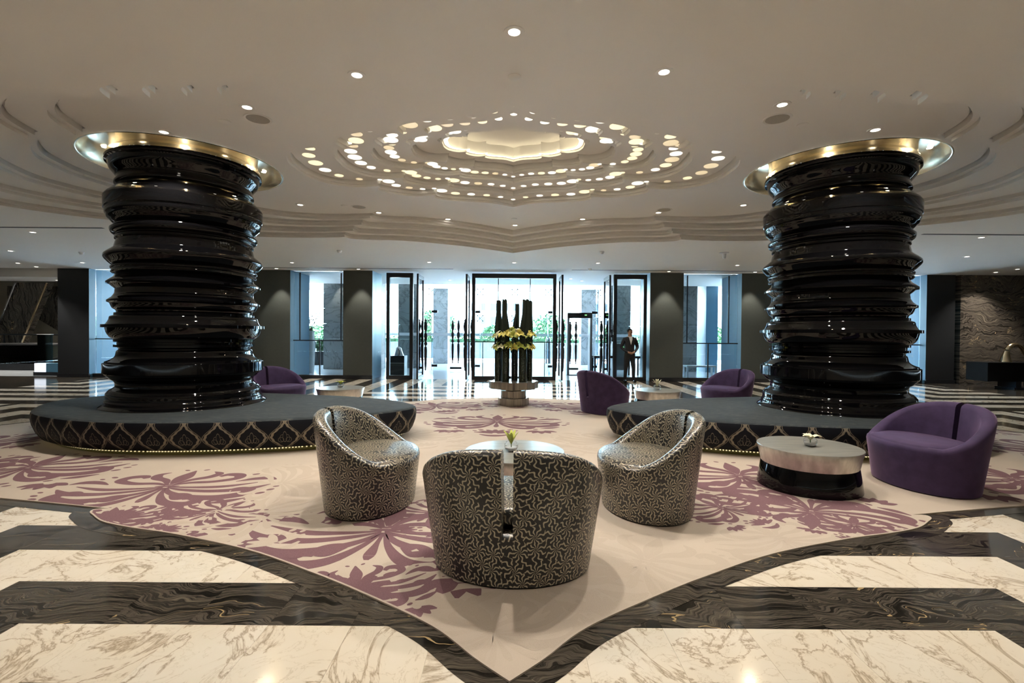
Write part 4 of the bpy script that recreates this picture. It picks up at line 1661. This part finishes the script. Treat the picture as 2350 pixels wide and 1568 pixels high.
pel = J((0, 0, .93), (.165, .115))
wai = J((0, -.005, 1.08), (.150, .105), pel)
che = J((0, 0, 1.27), (.175, .115), wai)
upc = J((0, .01, 1.40), (.150, .090), che)
nec = J((0, .005, 1.485), .056, upc)
jaw = J((0, -.02, 1.55), (.066, .070), nec)
hea = J((0, -.012, 1.635), (.080, .095), jaw)
crn = J((0, 0, 1.715), (.060, .072), hea)
for sgn in (-1, 1):
    sh = J((sgn * .175, .01, 1.40), (.075, .075), upc)
    el = J((sgn * .275, .05, 1.14), .058, sh)
    wr_ = J((sgn * .13, -.13, 1.00), .036, el)
    pa = J((sgn * .055, -.165, .965), (.034, .026), wr_)
    for q, (dx, dz, le) in enumerate([(-.05, -.030, .06), (-.055, -.012, .07), (-.055, .006, .068), (-.05, .022, .055)]):
        f1 = J((pa and V[pa][0] + sgn * dx * .6, -.180 - q * .002, .965 + dz), .0095, pa)
        J((V[pa][0] + sgn * dx * 1.25, -.172, .962 + dz * 1.1), .0085, f1)
    th = J((V[pa][0] + sgn * .012, -.19, .995), .010, pa)
    J((V[pa][0] - sgn * .02, -.198, 1.01), .009, th)
    hp = J((sgn * .088, 0, .84), (.100, .105), pel)
    kn = J((sgn * .125, -.01, .49), .068, hp)
    an = J((sgn * .145, .02, .10), .050, kn)
man_x, man_y = 3.80, 15.85
man = thing('person', 'person in black suit standing with clasped hands before the right door bay', 'person', (man_x, man_y, 0), math.radians(4))


def man_assign(c):
    if c.z > 1.475:
        return 1
    if abs(c.x) < .115 and c.y < -.105 and .92 < c.z < 1.045:
        return 1
    return 0


skin_body('body', V, E_, R_, pel, man, ['suit', 'skin'], man_assign)
hb = MB().ball((0, .012, 1.665), .1, 18, 12, .88, 1.03, .92)
hb.v = [(x, y, z) if not (y < -.055 and z < 1.70) else (x * .9, -.05, max(z, 1.66)) for x, y, z in hb.v]
hb.v = [(x, y, max(z, 1.60)) for x, y, z in hb.v]
hb.build('hair', 'hair', man)
MB().add([(-.055, -.082, 1.485), (.055, -.082, 1.485), (.048, -.118, 1.40), (0, -.13, 1.22), (-.048, -.118, 1.40)], [(0, 4, 3, 2, 1)]).build('shirt_front', 'shirt', man, smooth=False)
MB().tube([(.07 * math.cos(a), .07 * math.sin(a) * .95 + .0, 1.488 - .012 * math.sin(-a)) for a in [2 * PI * k / 16 for k in range(16)]], .014, 6, closed=True).build('collar', 'shirt', man)
for sgn in (-1, 1):
    mb = MB()
    mb.add([(sgn * .06, -.078, 1.485), (sgn * .10, -.105, 1.43), (sgn * .085, -.128, 1.36), (sgn * .0, -.138, 1.20), (sgn * .045, -.126, 1.38)], [(0, 1, 2, 3, 4)] if sgn < 0 else [(4, 3, 2, 1, 0)])
    mb.build('lapel', 'suit', man, smooth=False)
    mb = MB()
    mb.ball((sgn * .155, -.055, .045), .055, 12, 8, .85, 2.3, .8)
    mb.build('shoe', 'lacquer', man)
    MB().ball((sgn * .028, -.104, 1.640), .011, 8, 6).build('eye', 'hair', man)
    MB().ball((sgn * .084, 0, 1.625), .024, 8, 6, .4, .8, 1.2).build('ear', 'skin', man)
MB().ball((0, -.112, 1.612), .016, 8, 6, .8, 1, 1.5).build('nose', 'skin', man)
MB().ball((0, -.094, 1.572), .02, 8, 6, 1.2, .35, .3).build('mouth', 'hair', man)

# ================================================================== SECURITY
t = thing('metal_detector', 'walk-through metal detector frame behind the right doorway', 'metal detector', (2.57, 18.9, 0))
for sgn in (-1, 1):
    MB().box(sgn * .43 - .04, sgn * .43 + .04, -.25, .25, 0, 2.18).build('post', 'machine_grey', t, smooth=False)
MB().box(-.47, .47, -.25, .25, 2.18, 2.38).build('header', 'black_metal', t, smooth=False)
MB().box(.18, .26, -.262, -.25, 2.27, 2.31).build('display', 'screen', t, smooth=False)
MB().box(-.45, .45, -.3, .3, 0, .03).build('base_plate', 'machine_grey', t, smooth=False)
t = thing('baggage_scanner', 'grey baggage scanner with red button and monitor behind the right doorway', 'scanner', (4.0, 18.6, 0))
MB().box(-.2, .22, -.45, .45, .25, 1.22).build('tunnel_housing', 'machine_grey', t, smooth=False)
MB().box(-.24, -.1, -.35, .0, 0.0, 1.3).build('end_panel', 'machine_grey', t, smooth=False)
MB().box(-.95, -.2, -.35, .35, .68, .76).build('conveyor', 'rubber_black', t, smooth=False)
MB().box(.22, .9, -.35, .35, .68, .76).build('conveyor', 'rubber_black', t, smooth=False)
for x in (-.9, -.6, .5, .85):
    for y in (-.3, .3):
        MB().box(x - .03, x + .03, y - .03, y + .03, 0, .68).build('leg', 'black_metal', t, smooth=False)
MB().box(-.32, -.12, -.1, -.06, 1.45, 1.75).box(-.24, -.2, -.08, -.06, 1.22, 1.45).build('monitor', 'black_metal', t, smooth=False)
MB().lathe([(.04, 0), (.04, .015)], seg=16).build('button', 'red_lamp', t, (-.14, -.352, 1.18)).rotation_euler = (PI / 2, 0, 0)
MB().box(.05, .13, -.46, -.45, 1.08, 1.12).build('display', 'screen', t, smooth=False)
t = thing('barrier_post', 'dark turned stand between the right door leaves', 'stand', (3.5, 17.7, 0))
link('post', handle_me, t, (0, 0, .04))
MB().lathe([(.12, 0), (.12, .02), (.03, .05)], seg=20).build('foot', 'black_wood', t)

# luggage stand with bell jar behind the left bay
t = thing('display_stand', 'black cabinet topped by a silver bell and rod behind the left bay', 'cabinet', (-4.2, 18.2, 0))
MB().box(-.25, .27, -.25, .25, 0, .72).build('cabinet_body', 'black_metal', t, smooth=False)
MB().box(-.26, .28, -.262, -.25, .44, .47).build('drawer_line', 'machine_grey', t, smooth=False)
MB().lathe([(.2, .72), (.17, .78), (.13, .9), (.1, 1.0), (.05, 1.04), (.02, 1.06)], seg=28).build('bell', 'steel', t)
MB().tube([(0, 0, 1.06), (.01, 0, 1.7), (0, 0, 2.15)], [.02, .015, .004], 8).build('rod', 'steel', t)

# ================================================================== OUTSIDE
def marble_pier(name, x0, x1, y0, y1, h, n, label, rz=0, mat='pale_marble'):
    t_ = thing(name, label, 'pillar', ((x0 + x1) / 2, (y0 + y1) / 2, 0), rz)
    w, d = (x1 - x0) / 2, (y1 - y0) / 2
    for k in range(n):
        MB().box(-w, w, -d, d, k * h / n + .004, (k + 1) * h / n - .004).build('marble_block', mat, t_, smooth=False)
    return t_


marble_pier('marble_pillar', -4.2, -3.35, 25.6, 26.4, 3.9, 5, 'pale marble pillar outside, seen through the left doorway')
marble_pier('marble_pillar', 3.6, 4.5, 25.6, 26.4, 3.9, 5, 'pale marble pillar outside, seen through the right doorway')
marble_pier('marble_pillar', -8.06, -5.6, 21, 21.8, 3.9, 6, 'spotlit marble pier outside the left window')
marble_pier('marble_pillar', 5.6, 7.9, 21, 21.6, 3.9, 6, 'shaded marble pier outside the right window')
marble_pier('marble_pillar', -5.1, -4.15, 22, 22.6, 3.9, 6, 'marble pier outside the narrow left bay')
marble_pier('marble_pillar', 4.4, 5.3, 22, 22.6, 3.9, 6, 'marble pier outside the narrow right bay')
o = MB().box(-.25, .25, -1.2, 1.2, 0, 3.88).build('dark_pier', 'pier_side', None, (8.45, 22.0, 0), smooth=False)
tag(o, 'dark blue pier face outside the right window', 'pillar')
t = thing('parapet', 'low grey parapet wall beyond the porch', 'wall', (0, 32, 0))
for k in range(12):
    MB().box(-24 + k * 4 + .01, -20 + k * 4 - .01, -.15, .15, 0, 1.02).build('parapet_panel', 'parapet', t, smooth=False)


def leaf_cloud(mb, c, rx, ry, rz, n, size, rng):
    for _ in range(n):
        while True:
            p = Vector((rng.uniform(-1, 1), rng.uniform(-1, 1), rng.uniform(-1, 1)))
            if .25 < p.length < 1:
                break
        q = Vector((c[0] + p.x * rx, c[1] + p.y * ry, c[2] + p.z * rz))
        d = Vector((rng.uniform(-1, 1), rng.uniform(-1, 1), rng.uniform(-.6, 1))).normalized()
        s_ = d.cross(Vector((rng.uniform(-1, 1), rng.uniform(-1, 1), .3))).normalized() * size * .45
        mb.add([q, q + d * size * .5 + s_, q + d * size, q + d * size * .5 - s_], [(0, 1, 2, 3)])


rng = random.Random(11)
for (x0, x1, lab) in [(-16, -5, 'clipped green hedge behind the parapet at the left windows'), (-5, 5, 'clipped green hedge behind the parapet facing the entrance'), (5, 16, 'clipped green hedge behind the parapet at the right windows')]:
    t = thing('hedge', lab, 'hedge', ((x0 + x1) / 2, 33, 0))
    mb = MB()
    for k in range(int((x1 - x0) * 260)):
        q = Vector((rng.uniform(x0 + .2, x1 - .2) - (x0 + x1) / 2, rng.uniform(-.5, .5), rng.uniform(.9, 1.5)))
        d = Vector((rng.uniform(-1, 1), rng.uniform(-1, .4), rng.uniform(-.3, 1))).normalized()
        s_ = d.cross(Vector((.3, .1, 1))).normalized() * .05
        mb.add([q, q + d * .07 + s_, q + d * .15, q + d * .07 - s_], [(0, 1, 2, 3)])
    o = mb.build('foliage', 'leaf_far', t, smooth=False)
    o['kind'] = 'stuff'
    MB().box(-(x1 - x0) / 2 + .12, (x1 - x0) / 2 - .12, -.4, .4, 0, 1.25).build('hedge_core', 'leaf_far', t, smooth=False)
for (x, y, h, r, lab) in [(2.9, 38, 2.7, 1.7, 'rounded green tree beyond the parapet right of the flowers'), (-5.9, 38, 3.0, 1.5, 'green tree beyond the parapet seen through the left doorway'),
                          (-16.5, 42, 1.9, 1.6, 'pale green tree beyond the left window'), (16.0, 40, 2.0, 1.6, 'pale green tree beyond the right window'), (-1.6, 40, 2.0, .9, 'small shrub beyond the parapet left of the flowers')]:
    t = thing('tree', lab, 'tree', (x, y, 0))
    MB().tube([(0, 0, 0), (.05, 0, h * .5), (0, .05, h * .9)], [.14, .1, .04], 8).build('trunk', 'bark', t)
    mb = MB()
    leaf_cloud(mb, (0, 0, h * .72), r, r, h * .42, 1800, .22, rng)
    o = mb.build('crown', 'leaf_far', t, smooth=False)
    o['kind'] = 'stuff'
for (x, y, w, h, lab) in [(-4.5, 110, 22, 9, 'hazy pale building far beyond the entrance'), (60, 120, 14, 15, 'hazy pale tower far beyond the right window')]:
    t = thing('building', lab, 'building', (x, y, 0))
    MB().box(-w / 2, w / 2, 0, 10, 0, h).build('facade', 'building_far', t, smooth=False)
    for a in range(int(w // 2.5)):
        for b in range(int(h // 3)):
            MB().box(-w / 2 + .6 + a * 2.5, -w / 2 + 2.0 + a * 2.5, -.05, .02, 1 + b * 3, 2.6 + b * 3).build('window', 'parapet', t, smooth=False)
t = thing('planter', 'long black slatted planter outside the left window', 'planter', (-8.6, 24.0, 0))
MB().box(-1.2, 1.2, -.3, .3, 0, .65).build('trough', 'black_metal', t, smooth=False)
for k in range(16):
    MB().box(-1.18 + k * .15, -1.08 + k * .15, -.33, -.3, .02, .63).build('slat', 'black_metal', t, smooth=False)
mb = MB()
leaf_cloud(mb, (0, 0, .95), 1.2, .35, .35, 1200, .15, rng)
o = mb.build('foliage', 'leaf_far', t, smooth=False)
o['kind'] = 'stuff'
t = thing('branch_vase', 'tall pale vase of dark twigs outside the left window', 'vase', (-7.75, 18.9, 0))
MB().lathe([(.13, 0), (.16, .5), (.18, 1.1), (.14, 1.5), (.15, 1.62)], seg=24).build('vase', 'stone_pale', t)
mb = MB()
for k in range(26):
    a, b = rng.uniform(-.5, .9), rng.uniform(-.4, .4)
    hh = rng.uniform(.4, 1.0)
    p1 = (a * .25, b * .25, 1.6 + hh * .5)
    p2 = (a * .62, b * .5, 1.6 + hh)
    mb.tube([(0, 0, 1.5), p1, p2], [.008, .006, .003], 5)
    for q in range(7):
        s_ = rng.random()
        c = [p1[d] + (p2[d] - p1[d]) * s_ for d in range(3)]
        mb.ball((c[0] + rng.uniform(-.02, .02), c[1], c[2]), .016, 6, 4)
mb.build('twigs', 'bark', t)
t = thing('low_bench', 'white metal low bench outside the right window', 'bench', (6.98, 18.25, 0))
MB().box(-.55, .55, -.22, .22, .38, .44).build('seat_slab', 'white_paint', t, smooth=False)
for x in (-.52, .52):
    for y in (-.18, .18):
        MB().box(x - .03, x + .03, y - .03, y + .03, 0, .38).build('leg', 'white_paint', t, smooth=False)
o = MB().lathe([(.16, 0), (.16, 1.1), (.12, 1.35), (.05, 1.42)], seg=20).build('bollard', 'black_metal', None, (1.95, 26.5, 0))
tag(o, 'dark rounded bollard outside right of the flowers', 'bollard')

# ================================================================== ESCALATOR HALL (far left)
t = thing('leaning_slab', 'huge tilted slab of veined dark stone with bright metal edges in the escalator hall', 'stone slab', (-21.2, 21.2, 0))
mb = MB()
mb.add([(-2.0, .4, 0), (-.75, .4, 0), (1.45, -.3, 3.58), (.15, -.3, 3.58), (-2.0, .7, 0), (-.75, .7, 0), (1.45, 0, 3.58), (.15, 0, 3.58)],
       [(0, 1, 2, 3), (7, 6, 5, 4), (0, 4, 5, 1), (1, 5, 6, 2), (2, 6, 7, 3), (3, 7, 4, 0)])
mb.build('slab', 'zebra_leaning', t, smooth=False)
MB().tube([(-.73, .36, 0), (1.47, -.34, 3.57)], .04, 8).build('metal_edge', 'gold_leaf', t)
MB().tube([(-2.02, .36, 0), (.13, -.34, 3.57)], .04, 8).build('metal_edge', 'steel', t)
o = MB().add([(-23, 22.4, 3.58), (-23, 22.4, 2.9), (-20.6, 22.4, 1.5), (-18.6, 22.4, 2.35), (-17.4, 22.4, 2.9), (-17.4, 22.4, 3.58)], [(0, 1, 2, 3, 4, 5)]).build('dark_wall_panel', 'zebra_leaning', None, smooth=False)
tag(o, 'dark angular stone facing above the pale marble wall in the escalator hall', 'wall panel')
for n_, (x, y) in enumerate([(-19.5, 18.4), (-17.0, 18.0), (-18.6, 20.1)]):
    downlight(x, y, Z_LOW, 380, 'downlight in the escalator hall ceiling, %s from the entrance side' % ORD[n_], 'escalator hall downlights')
t = thing('escalator', 'escalator with dark handrails in the hall at the far left', 'escalator', (-18.3, 19.6, 0))
MB().box(-4.5, 2.9, -.5, .9, 0, .25).build('landing', 'black_metal', t, smooth=False)
for y in (-.45, .85):
    rail = [(-5.5, y, -.2), (-4.2, y, .45), (-3.2, y, .85), (-2.2, y, 1.0), (2.4, y, 1.0), (2.75, y, .9), (2.85, y, .65), (2.7, y, .45)]
    MB().tube(cat(rail, 5), .045, 8).build('handrail', 'rubber_black', t)
    MB().box(-3.2, 2.6, y - .008, y + .008, .25, .97).build('balustrade_glass', 'glass', t, smooth=False)
MB().tube([(-.2, .1, .25), (2.4, .1, 1.0)], .05, 8).tube([(-1.0, .2, .2), (1.7, .2, .9)], .05, 8).build('inner_rail', 'rubber_black', t)
t = thing('guard_rail', 'thin dark guard rail before the escalator hall wall', 'railing', (-18.3, 21.0, 0))
MB().tube([(-4.5, 0, 1.38), (3.4, 0, 1.38)], .03, 8).build('top_rail', 'black_metal', t)
for x in (-3.4, -1.4, .6, 2.6):
    MB().box(x - .02, x + .02, -.02, .02, 0, 1.38).build('post', 'black_metal', t, smooth=False)
t = thing('glass_totem', 'glass stand with glowing base in front of the escalator', 'stand', (-16.2, 17.0, 0))
MB().box(-.18, .22, -.15, .15, .12, .42).build('light_box', 'white_glow', t, smooth=False)
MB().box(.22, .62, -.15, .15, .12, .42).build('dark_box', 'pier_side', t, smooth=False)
MB().box(-.2, .64, -.17, .17, 0, .12).build('base', 'black_metal', t, smooth=False)
MB().box(-.2, .3, -.02, .02, .42, 1.42).build('glass_plate', 'glass_blue', t, smooth=False)
MB().box(-.2, .3, -.05, .05, 1.40, 1.43).build('cap', 'white_paint', t, smooth=False)

# ================================================================== CONSOLE (far right)
t = thing('console_table', 'long black block console on low legs before the dark marble wall', 'console', (17.0, 14.9, 0))
MB().box(-2.9, 3.2, -.35, .35, .24, .80).build('body', 'matte_black', t, smooth=False)
for x in (-1.9, -1.1, 1.6, 2.4):
    MB().box(x - .08, x + .08, -.28, .28, .05, .24).build('leg', 'black_metal', t, smooth=False)
MB().box(-2.05, -.95, -.3, .3, 0, .05).build('foot_bar', 'black_metal', t, smooth=False)
MB().box(1.45, 2.55, -.3, .3, 0, .05).build('foot_bar', 'black_metal', t, smooth=False)
t = thing('loop_sculpture', 'curved shiny loop sculpture on the black console', 'sculpture', (15.25, 14.9, .81))
pts = cat([(-.28, 0, 0), (-.27, 0, .2), (-.2, 0, .42), (0, 0, .52), (.18, 0, .45), (.35, 0, .2), (.55, 0, .08), (.8, 0, .12), (1.0, 0, .3)], 6)
MB().tube(pts, [.055 * (1 - i / len(pts)) + .03 + max(0, .07 - .008 * i) for i in range(len(pts))], 12).build('loop', 'gold_leaf', t)
